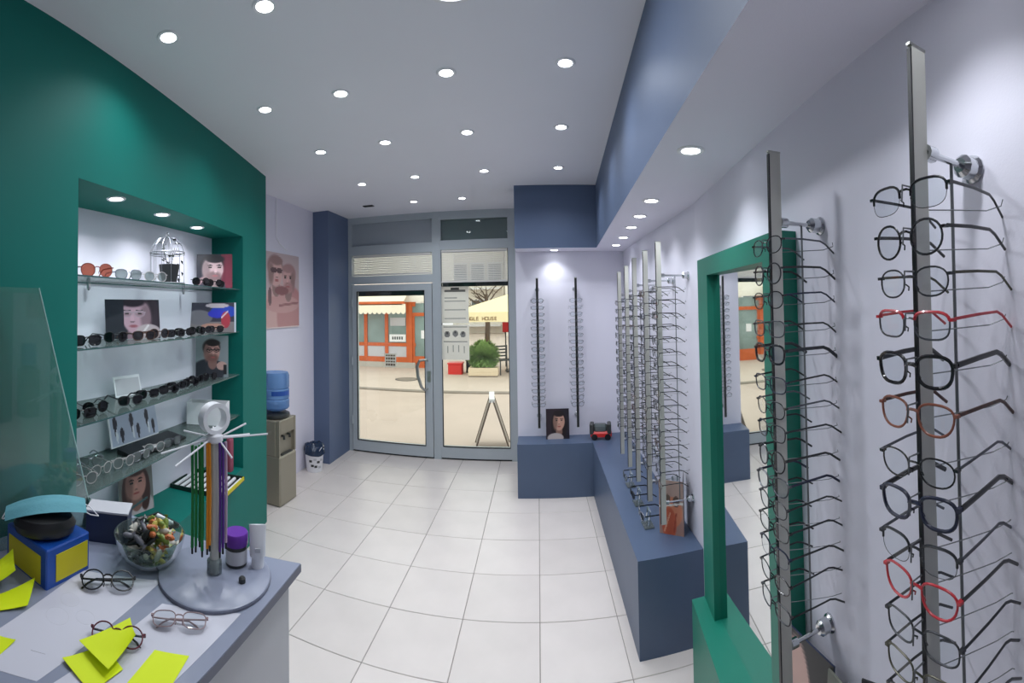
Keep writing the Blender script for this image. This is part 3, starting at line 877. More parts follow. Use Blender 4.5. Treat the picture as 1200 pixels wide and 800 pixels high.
# ------------------------------------------------------------------ niche shelves and what stands on them
SHZ = [1.99, 1.67, 1.345, 1.04]
for k, z in enumerate(SHZ):
    s0, s1 = .006, NS - .006
    t = thing('glass_shelf', 'clear glass shelf in the teal niche, %s from the top' % WORD[k].replace('topmost', 'first'), 'shelf', NP(0, 0, z))
    o = Vector((F0.x, F0.y))
    P = [NP(s0, .03), NP(s1, .03), NP(s1, BD(s1) - .004), NP(s0, BD(s0) - .004)]
    MB().prism([(p.x - F0.x, p.y - F0.y) for p in P], -.008, -.002).build('sheet', M['shelfglass'], t)
    P = [NP(s0, .028), NP(s1, .028), NP(s1, .0305), NP(s0, .0305)]
    MB().prism([(p.x - F0.x, p.y - F0.y) for p in P], -.0085, -.0015).build('front_edge', M['shelfedge'], t)
    P = [NP(s0, BD(s0) - .008), NP(s1, BD(s1) - .008), NP(s1, BD(s1) - .003), NP(s0, BD(s0) - .003)]
    MB().prism([(p.x - F0.x, p.y - F0.y) for p in P], -.012, -.008).build('back_edge', M['shelfedge'], t)
    for s_ in (.45, 1.35):
        if s_ > s1: continue
        p = NP(s_, BD(s_) - .03)
        MB().lathe([(.007, -.05), (.012, -.035), (.012, -.012)], 10, (p.x - F0.x, p.y - F0.y)).build('bracket', M['chrome'], t, smooth=True)

def sung(label, s, d, z, style, fm, lens, turn=0.0, sc=1.0, group=None, folded=False):
    ry = STY[style][1] * sc
    p = NP(s, d, z + ry + .0035)
    return glasses(label, style, FM[fm], FM[fm], M[lens], p, Euler((0.0, 0, NROT + turn)), folded=folded, name='sunglasses', group=group, s=sc)
G1 = 'sunglasses on the top niche shelf'
sung('large amber sunglasses at the left end of the top niche shelf', .24, .10, SHZ[0], 'sunround', 'amber', 'amberlens', -.5, 1.25, G1)
sung('pale grey sunglasses beside the amber pair on the top niche shelf', .49, .10, SHZ[0], 'sun', 'silver', 'greylens', -.5, 1.1, G1)
sung('clear pinkish glasses in front of the birdcage on the top niche shelf', .73, .09, SHZ[0], 'sunround', 'clearp', 'greylens', -.5, 1.1, G1)
for k, s_ in enumerate((1.22, 1.42, 1.60)):
    sung('small dark sunglasses right of the birdcage, %s of three on the top shelf' % ['left', 'middle', 'right'][k], s_, .06, SHZ[0], 'sunround', 'black', 'sunlens', -.6, 1.0, G1, True)
G2 = 'sunglasses on the second niche shelf'
for k, (s_, st, f_) in enumerate(((.16, 'shield', 'black'), (.40, 'sunround', 'dark'), (.62, 'sun', 'tort'), (.80, 'sunround', 'tort'), (.955, 'shield', 'black'), (1.09, 'sun', 'black'), (1.22, 'sunround', 'black'), (1.36, 'sunround', 'dark'), (1.50, 'sun', 'black'), (1.63, 'sunround', 'navy'), (1.74, 'sun', 'black'))):
    sung('%s sunglasses, %s from the left on the second niche shelf' % (['black', 'dark'][k % 2] if f_ != 'tort' else 'tortoiseshell', WORD[k].replace('topmost', 'first')), s_, .09 + .02 * (k % 2), SHZ[1], st, f_, 'sunlens', -.35 - .25 * (k > 4), 1.0 if k > 3 else 1.08, G2, k > 2)
G3 = 'sunglasses on the third niche shelf'
for k, (s_, st, f_) in enumerate(((.13, 'shield', 'black'), (.26, 'sunround', 'black'), (.50, 'sun', 'dark'), (.70, 'shield', 'black'), (.88, 'sun', 'black'), (1.02, 'shield', 'dark'), (1.14, 'sunround', 'black'), (1.27, 'sunround', 'dark'), (1.41, 'sunround', 'black'))):
    sung('%s sunglasses, %s from the left on the third niche shelf' % (['black', 'dark'][f_ == 'dark'], WORD[k].replace('topmost', 'first')), s_, .09 + .03 * (k % 2), SHZ[2], st, f_, 'sunlens', -.4, 1.05, G3, k > 2)
G4 = 'clear frames on the fourth niche shelf'
for k, (s_, d_, f_) in enumerate(((.16, .10, 'clearp'), (.20, .21, 'silver'), (.31, .12, 'clearp'), (.36, .24, 'silver'), (.46, .10, 'clearp'), (.60, .09, 'silver'), (.74, .10, 'clearp'), (.90, .08, 'gun'))):
    sung('%s framed glasses with grey lenses, %s along the fourth niche shelf' % (['clear', 'silver', 'clear', 'silver', 'clear', 'silver', 'clear', 'gunmetal'][k], WORD[k].replace('topmost', 'first')), s_, d_, SHZ[3], ['sunround', 'sun'][k % 2], f_, 'greylens', -.4 + .15 * (k % 3), 1.05, G4, k > 3)

# birdcage with potted plant
p = NP(.945, .15, SHZ[0])
t = thing('birdcage', 'small domed wire birdcage on the top niche shelf', 'birdcage', p)
R_, H_ = .105, .19
cg = MB()
for k in range(12):
    a = 2 * PI * k / 12
    cg.tube([(R_ * math.cos(a), R_ * math.sin(a), 0), (R_ * math.cos(a), R_ * math.sin(a), H_), (R_ * .86 * math.cos(a), R_ * .86 * math.sin(a), H_ + .045), (R_ * .5 * math.cos(a), R_ * .5 * math.sin(a), H_ + .085), (0, 0, H_ + .1)], .0016, 4)
cg.build('bars', M['cagewire'], t)
for z, rr_ in ((.004, .004), (H_, .0035), (H_ - .012, .002)):
    MB().tube([(R_ * math.cos(2 * PI * k / 24), R_ * math.sin(2 * PI * k / 24), z) for k in range(24)], rr_, 5, closed=True).build('hoop', M['wire'], t)
MB().tube([(.012 * math.cos(2 * PI * k / 12), 0, H_ + .112 + .012 * math.sin(2 * PI * k / 12)) for k in range(12)], .002, 4, closed=True).build('hanging_ring', M['wire'], t)
pt = thing('potted_plant', 'little dark potted plant inside the wire birdcage', 'plant', NP(.95, .14, SHZ[0] + .006))
MB().lathe([(.045, 0), (.062, .1), (.064, .112), (.056, .112), (.052, .1)], 18).build('pot', M['pot'], pt, smooth=True)
def leaf(mb, base, dirv, ln, wd):
    d_ = Vector(dirv).normalized(); sd_ = d_.cross(Vector((0, 0, 1)))
    if sd_.length < .05: sd_ = Vector((1, 0, 0))
    sd_.normalize(); up_ = sd_.cross(d_)
    b_ = Vector(base)
    P_ = [b_, b_ + d_ * ln * .4 + sd_ * wd + up_ * ln * .06, b_ + d_ * ln + up_ * -.1 * ln, b_ + d_ * ln * .4 - sd_ * wd + up_ * ln * .06]
    mb.add(P_, [(0, 1, 2), (0, 2, 3)])
stm = MB()
for k in range(6):
    a = k * 1.1
    pts = [(.01 * math.cos(a), .01 * math.sin(a), .1), (.03 * math.cos(a), .03 * math.sin(a), .17), (.05 * math.cos(a), .05 * math.sin(a), .21 + .012 * k)]
    stm.tube(pts, .0018, 4)
stm.build('stems', M['leafblk'], pt)
lm = M['leafblk']
for k in range(22):
    a = random.uniform(0, 2 * PI); z = random.uniform(.12, .27); r_ = random.uniform(.01, .05)
    q = MB(); leaf(q, (r_ * math.cos(a), r_ * math.sin(a), z), (math.cos(a), math.sin(a), random.uniform(-.5, .6)), .035, .012)
    q.build('leaf', lm, pt)
for k in range(8):
    q = MB(); a = NROT + random.uniform(-.6, .6); leaf(q, (.085 * math.cos(a), .085 * math.sin(a), .02 + .018 * k), (math.cos(a) * .3, math.sin(a) * .3, random.uniform(-1, .6)), .034, .012)
    q.build('leaf', lm, pt)

# photographs in the niche
FACE_T = math.radians(40)
c = Canvas(42, 46, (40, 40, 52))
c.rect(.7, 1, 0, 1, (110, 40, 58)).ell(.3, .05, .35, .3, (150, 120, 124)).ell(.45, .0, .4, .22, (62, 58, 70)); face(c, .46, .56, .36, (200, 170, 172), (30, 28, 34), None, .7, beard=(130, 104, 106)); c.rect(.8, 1, .0, 1, (120, 44, 62))
picture('photo_card', 'portrait photo of a dark haired person on the top niche shelf, right end', 'photo', c, .26, .25, NP(1.56, .13, SHZ[0]), FACE_T, .1)
c = Canvas(54, 42, (30, 34, 44))
c.ell(.72, .5, .3, .7, (46, 34, 44)); face(c, .56, .58, .46, (186, 150, 164), (36, 26, 36), (170, 150, 160), -.8); c.ell(.78, .15, .24, .22, (180, 166, 170)).line(.66, .12, .78, .34, .03, (220, 214, 216)).rect(0, .34, 0, 1, (30, 36, 46))
picture('photo_card', 'wide dark photo of a face in profile on the second niche shelf', 'photo', c, .335, .225, NP(.70, .22, SHZ[1]), NROT - .55, .12)
c = Canvas(54, 34, (60, 58, 72))
c.rect(0, 1, 0, .35, (132, 124, 126)).ell(.2, .5, .3, .25, (120, 116, 124)).ell(.75, .7, .3, .2, (40, 70, 176)).ell(.6, .62, .2, .14, (52, 58, 190)).ell(.6, .9, .25, .08, (190, 176, 182)).ell(.78, .42, .1, .28, (176, 60, 74)).line(.7, .5, .82, .7, .03, (224, 200, 206)).ell(.5, .2, .25, .1, (190, 140, 126)).rect(.96, 1, 0, 1, (196, 204, 214))
picture('photo_card', 'blue and red sports photo at the right end of the second niche shelf', 'photo', c, .34, .215, NP(1.55, .14, SHZ[1]), FACE_T, .1)
c = Canvas(40, 52, (128, 138, 142))
c.ell(.35, .08, .5, .36, (42, 46, 54)).ell(.62, .2, .3, .2, (50, 52, 60)); face(c, .5, .62, .25, (186, 140, 132), (34, 28, 28), (24, 22, 24), .5, beard=(120, 84, 78)); c.ell(.8, .28, .16, .1, (186, 150, 142)).rect(.86, .94, .08, .3, (30, 30, 34))
picture('photo_card', 'portrait photo of a person wearing glasses at the right end of the third niche shelf', 'photo', c, .235, .30, NP(1.54, .14, SHZ[2]), FACE_T, .06)
tt = thing('display_card', 'small blank white easel card on the third niche shelf', 'card', NP(.70, .25, SHZ[2]), Euler((-.25, 0, NROT - .2)))
MB().box(-.10, .10, 0, .004, 0, .115).build('card', M['white2'], tt); MB().box(-.09, .09, -.0012, 0, .01, .10).build('grey_panel', M['card'], tt)
c = Canvas(60, 30, (176, 184, 206))
for i, x in enumerate((.12, .45, .78)):
    c.ell(x, .68, .042, .2, (34, 34, 50)).ell(x, .5, .025, .2, (34, 34, 50)).ell(x + .12, .35, .038, .17, (40, 40, 56)).ell(x + .12, .22, .022, .16, (40, 40, 56)).ell(x + .02, .3, .02, .2, (226, 228, 236))
c.rect(0, 1, 0, .05, (226, 226, 232)).rect(0, .03, 0, 1, (220, 220, 228))
picture('product_card', 'white leaflet with six dark drop shapes behind the black tray on the fourth niche shelf', 'card', c, .43, .19, NP(.80, .27, SHZ[3] + .022), NROT - .08, .2)
c = Canvas(40, 50, (150, 120, 116))
c.rect(0, 1, 0, 1, (120, 124, 120)).ell(.5, .1, .5, .3, (190, 180, 182)); face(c, .5, .6, .32, (190, 138, 126), (70, 44, 42), None, .0, longhair=True); c.line(.2, .12, .8, .26, .03, (70, 100, 104))
picture('photo_card', 'portrait photo of a long haired person low in the niche above the trays', 'photo', c, .26, .28, NP(.80, .26, ZB), NROT - .25, .1)

def tray(label, loc, rotz, wd, dp, n_, rimm, basem, hgt=.02, yellow=None):
    t = thing('display_tray', label, 'tray', loc, rotz)
    MB().box(-wd / 2, wd / 2, -dp / 2, dp / 2, 0, .006).build('base', M[basem], t)
    for (x0, x1, y0, y1, nm) in ((-wd / 2, wd / 2, -dp / 2, -dp / 2 + .008, 'front_rim'), (-wd / 2, wd / 2, dp / 2 - .008, dp / 2, 'back_rim'), (-wd / 2, -wd / 2 + .008, -dp / 2 + .008, dp / 2 - .008, 'side_rim'), (wd / 2 - .008, wd / 2, -dp / 2 + .008, dp / 2 - .008, 'side_rim')):
        MB().box(x0, x1, y0, y1, .006, hgt).build(nm, M[yellow if yellow and x0 == -wd / 2 and x1 < 0 else rimm], t)
    for k in range(n_):
        x = -wd / 2 + wd * (k + .5) / n_
        MB().box(x - wd * .2 / n_, x + wd * .2 / n_, -dp / 2 + .015, dp / 2 - .015, .006, .02, b=.004).build('white_strip', M['white2'], t)
    return t
tray('black tray of white temple samples with one yellow rim on the niche sill', NP(1.40, .10, ZB), NROT + PI / 2 + .0, .40, .34, 9, 'darkgreen', 'black', .028, 'yellow2')
tt = thing('display_tray', 'black sloping tray in front of the leaflet on the fourth niche shelf', 'tray', NP(.83, .17, SHZ[3]), NROT - .06)
MB().add([(-.24, -.07, 0), (.24, -.07, 0), (.24, .07, 0), (-.24, .07, 0), (-.24, -.07, .012), (.24, -.07, .012), (.24, .07, .03), (-.24, .07, .03)], [(3, 2, 1, 0), (4, 5, 6, 7), (0, 1, 5, 4), (1, 2, 6, 5), (2, 3, 7, 6), (3, 0, 4, 7)]).build('body', M['black'], tt)
MB().box(-.22, .10, -.05, -.03, .012, .022).build('white_bar', M['white2'], tt)
tt = thing('carton', 'open white cardboard box behind the cord stand in the niche', 'box', NP(1.46, .13, SHZ[3]), FACE_T - .2)
for (x0, x1, y0, y1) in ((-.14, .14, -.06, -.056), (-.14, .14, .056, .06), (-.14, -.136, -.056, .056), (.136, .14, -.056, .056)):
    MB().box(x0, x1, y0, y1, 0, .15).build('panel', M['white2'], tt)
MB().box(-.136, .136, -.056, .056, 0, .004).build('bottom', M['white2'], tt); MB().box(-.13, .13, -.05, .05, .10, .12).build('contents', M['dispdark'], tt)
tag(MB().box(-.03, .03, -.02, .02, 0, .24, b=.01).build('glasses_case', M['pinkred'], None, NP(1.70, .07, ZB), (0, 0, NROT)), 'rose coloured glasses case standing on the niche sill at the right', 'case')

# ------------------------------------------------------------------ counter
CZ = 1.05
top = [(-.60, -.25), (-.675, .728), (-.721, 1.214), (-1.55, 1.025), (-1.42, .42), (-1.42, -.25)]
t = thing('service_counter', 'pale grey reception counter at the lower left with a slim top', 'counter', (0, 0, 0))
MB().prism(top, CZ - .028, CZ).build('top', M['counter'], t)
ed = MB()
ed.prism([(-.599, -.25), (-.674, .728), (-.7195, 1.2158), (-.721, 1.214), (-.675, .728), (-.60, -.25)][::-1], CZ - .026, CZ - .003)
ed.prism([(-.7195, 1.2158), (-1.55, 1.027), (-1.55, 1.025), (-.721, 1.214)], CZ - .026, CZ - .003)
ed.build('edge_band', M['counteredge'], t)
MB().prism([(-.635, -.25), (-.735, 1.165), (-.755, 1.165), (-.655, -.25)][::-1][::-1], 0.0, CZ - .028).build('front_panel', M['counterface'], t)
MB().prism([(-.736, 1.168), (-1.545, .985), (-1.54, .965), (-.74, 1.148)], 0, CZ - .028).build('end_panel', M['counterface'], t)
# sheets
def sheet(name, label, cat, poly, z, m, th=.0007):
    cx = sum(p[0] for p in poly) / len(poly); cyy = sum(p[1] for p in poly) / len(poly)
    q = [(x - cx, y - cyy) for x, y in poly]
    ar = sum(q[i][0] * q[(i + 1) % len(q)][1] - q[(i + 1) % len(q)][0] * q[i][1] for i in range(len(q)))
    if ar < 0: q = q[::-1]
    t = thing(name, label, cat, (cx, cyy, z))
    MB().prism(q, 0, th).build('sheet', M[m], t)
    return t, (cx, cyy)
t1, c1 = sheet('paper_sheet', 'large white paper with a faint drawing under the black glasses on the counter', 'paper', [(-.988, .881), (-1.171, .72), (-1.045, .40), (-.93, .36), (-.872, .425)], CZ, 'paper')
for (x, y, r_) in ((-1.03, .56, .035), (-.99, .62, .028), (-1.07, .62, .03)):
    MB().tube([(x - c1[0] + r_ * math.cos(2 * PI * k / 20), y - c1[1] + r_ * .8 * math.sin(2 * PI * k / 20), .0005) for k in range(20)], .0004, 4, closed=True).build('pencil_line', M['card'], t1)
MB().tube([(-.955 - c1[0], .45 - c1[1], .0006), (-.93 - c1[0], .475 - c1[1], .0006)], .001, 4).build('pencil_mark', M['card'], t1)
sheet('paper_sheet', 'second white paper under the clear glasses at the counter edge', 'paper', [(-.733, .930), (-.912, .815), (-.85, .44), (-.69, .50)], CZ + .0002, 'paper')
def curled(name, label, poly, z, m, lift, cat='note'):
    """a sheet with one raised corner: poly of 4 (x, y); lift for each corner"""
    cx = sum(p[0] for p in poly) / 4; cyy = sum(p[1] for p in poly) / 4
    N = 6; vs = []; fs = []
    for j in range(N + 1):
        for i in range(N + 1):
            u, v = i / N, j / N
            w_ = [(1 - u) * (1 - v), u * (1 - v), u * v, (1 - u) * v]
            x = sum(w_[k] * poly[k][0] for k in range(4)) - cx; y = sum(w_[k] * poly[k][1] for k in range(4)) - cyy
            zz = sum(w_[k] ** 1.6 * lift[k] for k in range(4))
            vs.append((x, y, zz))
    for j in range(N):
        for i in range(N):
            a_ = j * (N + 1) + i
            fs.append((a_, a_ + 1, a_ + N + 2, a_ + N + 1))
    nv = len(vs)
    vs += [(x, y, zz + .0008) for x, y, zz in vs]
    fs += [tuple(i + nv for i in reversed(f)) for f in fs]
    return tag(MB().add(vs, fs).build(name, M[m], None, (cx, cyy, z)), label, cat)
curled('sticky_note', 'neon yellow sticky note lying over the dark red glasses, upper of the pair', [(-.905, .55), (-.885, .685), (-.825, .655), (-.80, .56)], CZ + .022, 'yellow', [.0, .012, .018, .0])
curled('sticky_note', 'crumpled neon yellow note beneath the upper note at the bottom edge', [(-.895, .50), (-.87, .60), (-.80, .60), (-.79, .51)], CZ + .004, 'yellow', [.004, .014, .0, .0])
curled('sticky_note', 'neon yellow note at the counter edge right of the dark red glasses', [(-.80, .692), (-.733, .738), (-.69, .62), (-.76, .56)], CZ + .0014, 'yellow', [.001, .001, .0, .0])
curled('sticky_note', 'small neon yellow note at the left edge of the photo on the big paper', [(-1.05, .37), (-1.022, .40), (-.993, .428), (-.965, .37)], CZ + .001, 'yellow', [0, 0, .004, 0])
curled('sticky_note', 'neon yellow folded leaf lying before the yellow carton', [(-1.165, .43), (-1.11, .40), (-1.085, .50), (-1.165, .56)], CZ + .003, 'yellow', [.0, .0, .008, .022])
curled('sticky_note', 'dim neon yellow leaf leaning on the carton at the far left', [(-1.26, .44), (-1.17, .42), (-1.165, .50), (-1.235, .52)], CZ + .03, 'yellow', [.0, .0, .03, .05])
# glasses lying on the counter
def lying(label, style, fm, tm, x, y, rz, sc=1.0, tilt=-62, lens='lens'):
    ry = STY[style][1] * sc
    return glasses(label, style, FM[fm], FM[tm], M[lens], (x, y, CZ + .016 * sc + .006), Euler((math.radians(tilt), 0, rz)), folded=True, s=sc)
lying('round black eyeglasses lying folded on the large white paper', 'round', 'black', 'black', -1.055, .735, math.radians(52), 1.25)
lying('clear smoky eyeglasses lying folded on the second white paper', 'rect', 'pinkp', 'pinkp', -.815, .785, math.radians(40), 1.05)
lying('dark wine red eyeglasses lying half under a yellow note', 'round', 'wine', 'dark', -.872, .635, math.radians(40), 1.05)
# blue and yellow carton with a pouch and face mask on top
t = thing('carton', 'blue carton with a yellow end label at the left of the counter', 'box', (-1.249, .642, CZ), math.radians(102))
MB().box(-.085, .085, -.10, .10, 0, .11, b=.004).build('body', M['bluecarton'], t)
MB().box(-.05, .075, -.102, -.10, .012, .088).build('yellow_label', M['yellow2'], t)
MB().box(-.087, -.085, -.075, .085, .006, .085).build('yellow_side', M['yellow2'], t)
t = thing('pouch', 'black soft pouch lying on the blue carton under the face mask', 'pouch', (-1.225, .62, CZ + .11), math.radians(66))
MB().lathe([(.06, 0), (.085, .012), (.092, .035), (.08, .055), (.04, .064)], 18).xf(Matrix.Diagonal((1.05, .72, 1, 1))).build('pouch_body', M['black'], t, smooth=True)
t = thing('face_mask', 'teal surgical face mask draped over the black pouch', 'mask', (-1.255, .635, CZ + .192), Euler((-.10, -.12, math.radians(62))))
N = 10; vs = []; fs = []
for j in range(N + 1):
    for i in range(N + 1):
        u, v = i / N * 2 - 1, j / N * 2 - 1
        vs.append((u * .125, v * .07 * (1 - .35 * u * u), .012 - .022 * v * v - .022 * u * u + .003 * math.sin(v * 9)))
for j in range(N):
    for i in range(N):
        a_ = j * (N + 1) + i; fs.append((a_, a_ + 1, a_ + N + 2, a_ + N + 1))
MB().add(vs, fs).build('pleated_cloth', M['teal'], t, smooth=True)
MB().tube([(.10, -.035, -.016), (.135, -.045, -.04), (.16, -.01, -.06), (.14, .03, -.045), (.10, .035, -.016)], .0018, 5).build('ear_loop', M['white2'], t)
MB().tube([(-.10, -.035, -.016), (-.13, -.035, -.03), (-.14, 0, -.04), (-.13, .03, -.03), (-.10, .035, -.016)], .0018, 5).build('ear_loop', M['white2'], t)
# navy box and tray behind the bowl
t = thing('carton', 'dark navy box standing behind the glass bowl', 'box', (-1.285, .90, CZ), math.radians(42))
MB().box(-.073, .073, -.042, .042, 0, .10, b=.003).build('body', M['navy'], t)
MB().box(-.075, .075, -.044, .044, .10, .106).build('lid', M['card'], t)
tray('black tray of white temple samples on the counter behind the bowl', (-1.245, 1.035, CZ), NROT - .3, .21, .12, 6, 'black', 'navy', .016)
# glass bowl of wrapped candy
BX, BY = -1.085, .915
t = thing('glass_bowl', 'clear glass bowl heaped with small wrapped candies on the counter', 'bowl', (BX, BY, CZ))
MB().lathe([(.001, .004), (.045, .004), (.075, .022), (.098, .055), (.108, .092), (.112, .092), (.102, .053), (.079, .018), (.047, 0), (.001, 0)], 28, close=False).build('bowl_wall', M['bowlglass'], t, smooth=True)
cc = dict(green=mat('green_candy_wrap', (120, 140, 60), .3), black=mat('black_candy_wrap', (36, 38, 36), .3), white=mat('white_candy_wrap', (206, 202, 190), .3), orange=mat('orange_candy_wrap', (200, 112, 66), .3), yellow=mat('yellow_candy_wrap', (206, 190, 96), .3), grey=mat('grey_candy_wrap', (112, 112, 120), .3))
cmesh = {}
for nm, m_ in cc.items():
    q = MB().lathe([(.003, -.019), (.0085, -.012), (.0085, .012), (.003, .019)], 8)
    q.add([(0, -.009, -.028), (0, .009, -.028), (0, .002, -.017), (0, -.002, -.017)], [(0, 1, 2, 3)]); q.add([(0, -.009, .028), (0, .009, .028), (0, .002, .017), (0, -.002, .017)], [(3, 2, 1, 0)])
    cmesh[nm] = q.mesh('candy', m_, True)
rnd = random.Random(5)
for k in range(84):
    layer = k / 84
    R_ = .088 if layer < .55 else .07
    a_ = rnd.uniform(0, 2 * PI); r_ = R_ * math.sqrt(rnd.random()) * (1 if layer > .3 else .7)
    z_ = CZ + .022 + .085 * layer * (1 - .0 * r_) + (.016 * (1 - (r_ / .09) ** 2) if layer > .5 else 0)
    x_, y_ = BX + r_ * math.cos(a_), BY + r_ * math.sin(a_)
    side = (x_ - BX) * .5 + (y_ - BY) * .86
    nm = rnd.choice(['green', 'yellow', 'orange', 'green', 'white']) if side > -.005 else rnd.choice(['black', 'black', 'white', 'grey', 'black'])
    o = put('candy', cmesh[nm], None, (x_, y_, z_), (rnd.uniform(0, 3), rnd.uniform(0, 3), rnd.uniform(0, 3)))
    tag(o, 'small %s wrapped candy heaped in the glass bowl' % nm, 'candy', 'candies in the glass bowl')

# cord stand
SX, SY = -.893, 1.005
t = thing('cord_stand', 'round grey display stand with a white ring top and radiating rods for spectacle cords', 'display stand', (SX, SY, CZ))
MB().lathe([(.163, 0), (.166, .004), (.166, .010), (.162, .013), (.0, .0131)], 44).build('base_plate', M['counter'], t, smooth=True)
MB().lathe([(.165, .0005), (.1675, .001), (.1675, .006), (.165, .0065)], 44, close=False).build('base_rim', M['counteredge'], t)
MB().lathe([(.014, .013), (.014, .397)], 16).build('pole', M['poleside'], t, smooth=True)
MB().lathe([(.022, .013), (.022, .05), (.016, .056)], 16).build('pole_socket', M['clear'], t, smooth=True)
MB().lathe([(.02, .397), (.026, .402), (.026, .418), (.016, .424)], 16).build('hub', M['white2'], t, smooth=True)
va = math.atan2(-SY, -SX)                        # towards the room
rg = MB().lathe([(.034, -.016), (.047, -.016), (.047, .016), (.034, .016), (.034, -.016)], 30, close=False)
rg.xf(Matrix.Translation((0, 0, .468)) @ Matrix.Rotation(va + .55, 4, 'Z') @ Matrix.Rotation(PI / 2, 4, 'Y')).build('ring', M['white2'], t, smooth=True)
spk = [(-2.75, .165, -.03), (-2.3, .16, -.045), (-.15, .16, .015), (.25, .10, .035), (.55, .13, -.01), (-.75, .07, -.045), (1.6, .12, .0), (2.5, .12, 0)]
right = va + PI / 2
for a_, ln, dz in spk:
    aa = right + a_
    MB().tube([(.015 * math.cos(aa), .015 * math.sin(aa), .410), (ln * math.cos(aa), ln * math.sin(aa), .410 + dz)], .0028, 6).build('spoke', M['white2'], t)
sv = Vector((math.cos(right), math.sin(right)))
fv = Vector((math.cos(va), math.sin(va)))
for k, (off, fo, m_, dn) in enumerate(((-.066, .0, 'greencord', 'green'), (-.055, .01, 'greencord', 'green'), (-.044, .0, 'greencord', 'green'), (-.036, .016, 'greencord', 'green'), (-.021, .022, 'orangecord', 'orange'), (-.014, .022, 'orangecord', 'orange'),
                                   (.016, .02, 'purplecord', 'purple'), (.025, .018, 'purplecord', 'purple'), (.034, .008, 'pinkcord', 'pale pink'))):
    p_ = sv * off + fv * fo
    zt_ = .400 - (.012 if k in (0, 1, 2) else 0); zb_ = .085 + .01 * (k % 3)
    tt = thing('spectacle_lanyard', '%s spectacle cord hanging from the white ring stand, %s from the left' % (dn, WORD[k].replace('topmost', 'first')), 'cord', (SX + p_.x, SY + p_.y, CZ), 0, 'spectacle cords on the stand')
    MB().tube([(0, 0, zt_), (.001, .001, (zt_ + zb_) / 2), (0, 0, zb_)], .0046 if dn == 'green' else .0042, 6).build('strand', M[m_], tt)
    MB().tube([(0, 0, zb_), (0, 0, zb_ - .018)], .0032, 6).build('loop_end', M['black'], tt)
t = thing('cream_jar', 'small jar with a purple lid standing on the round stand base', 'jar', (-.872, 1.083, CZ + .013))
MB().lathe([(.030, 0), (.033, .004), (.033, .058), (.029, .064)], 22).build('jar_body', M['dispdark'], t, smooth=True)
MB().lathe([(.0335, .01), (.0335, .05)], 22, close=False).build('label_band', M['card'], t, smooth=True)
MB().lathe([(.036, .062), (.037, .066), (.037, .094), (.034, .098), (.0, .0985)], 22).build('lid', M['purple'], t, smooth=True)
t = thing('cream_tube', 'white flat topped tube standing beside the purple lidded jar', 'tube', (-.812, 1.112, CZ + .013), math.radians(35))
N = 16; vs = []
for z_, rx_, ry_ in ((0, .019, .019), (.03, .019, .019), (.032, .024, .02), (.08, .025, .014), (.125, .026, .002)):
    vs += [(rx_ * math.cos(2 * PI * k / N), ry_ * math.sin(2 * PI * k / N), z_) for k in range(N)]
fs = [(i * N + k, i * N + (k + 1) % N, (i + 1) * N + (k + 1) % N, (i + 1) * N + k) for i in range(4) for k in range(N)] + [tuple(range(N - 1, -1, -1)), tuple(range(4 * N, 5 * N))]
MB().add(vs, fs).build('tube_body', M['white2'], t, smooth=True)
MB().box(-.008, .008, -.0205, -.017, .05, .062).build('small_label', M['card'], t)
MB().lathe([(.01, 0), (.01, .012), (.006, .016)], 10).build('button', M['dispdark'], None, (-.80, 1.02, CZ + .013))
tag(bpy.data.objects['button'], 'tiny dark knob on the round stand base near its right rim', 'knob')
# acrylic screen
t = thing('acrylic_screen', 'clear acrylic sneeze guard with a slanted edge on the counter at the left', 'screen', (-1.375, .84, CZ), 0)
P = [(0, .06, 0), (0, -.175, .863), (0, -.9, .863), (0, -.9, 0)]
MB().add([(x - .002, y, z) for x, y, z in P] + [(x + .002, y, z) for x, y, z in P], [(0, 1, 2, 3), (7, 6, 5, 4), (0, 4, 5, 1), (1, 5, 6, 2), (2, 6, 7, 3), (3, 7, 4, 0)]).build('sheet', M['acrylic'], t)
MB().tube([(0, .06, .0), (0, -.175, .863)], .0026, 4).build('polished_edge', M['acryledge'], t)
MB().add([(-.04, .03, 0), (.05, .03, 0), (.05, .036, 0), (-.04, .036, 0), (-.01, .03, .11), (.01, .03, .11), (.01, .036, .11), (-.01, .036, .11)], [(3, 2, 1, 0), (4, 5, 6, 7), (0, 1, 5, 4), (1, 2, 6, 5), (2, 3, 7, 6), (3, 0, 4, 7)]).build('foot', M['acrylic'], t)

# ------------------------------------------------------------------ left wall: poster, dispenser, bin
c = Canvas(44, 60, (196, 176, 178))
sk1, sk2 = (200, 152, 150), (188, 132, 132)
c.ell(.35, .1, .4, .5, (208, 168, 164)).ell(.75, .15, .42, .42, sk2).ell(.5, .32, .5, .12, sk1).line(.4, .3, .95, .34, .02, (150, 96, 100))
face(c, .3, .74, .19, (212, 170, 166), (150, 118, 116), (84, 60, 66), .5); c.ell(.26, .765, .085, .034, (92, 66, 72)).ell(.40, .765, .085, .034, (92, 66, 72))
face(c, .68, .66, .18, (206, 162, 160), (168, 128, 128), None, -.6, beard=(176, 132, 130))
c.ell(.47, .5, .2, .06, (140, 90, 94)).ell(.14, .42, .05, .12, (120, 92, 96)).rect(0, 1, 0, .012, (226, 206, 204))
t = picture('wall_poster', 'pink toned poster of two embracing people on the white wall left of the door', 'poster', c, .70, .79, (-2.572, 3.99, 1.63), PI / 2, 0, 'white2', .006)
t.rotation_euler.z = PI / 2 + .025
tag(MB().tube([(-2.565, 3.86, 2.98), (-2.565, 3.86, 2.58), (-2.565, 3.92, 2.52), (-2.565, 4.05, 2.46)], .005, 5).build('wall_cable', M['white2']), 'thin white cable running down the wall to the pink poster', 'cable')
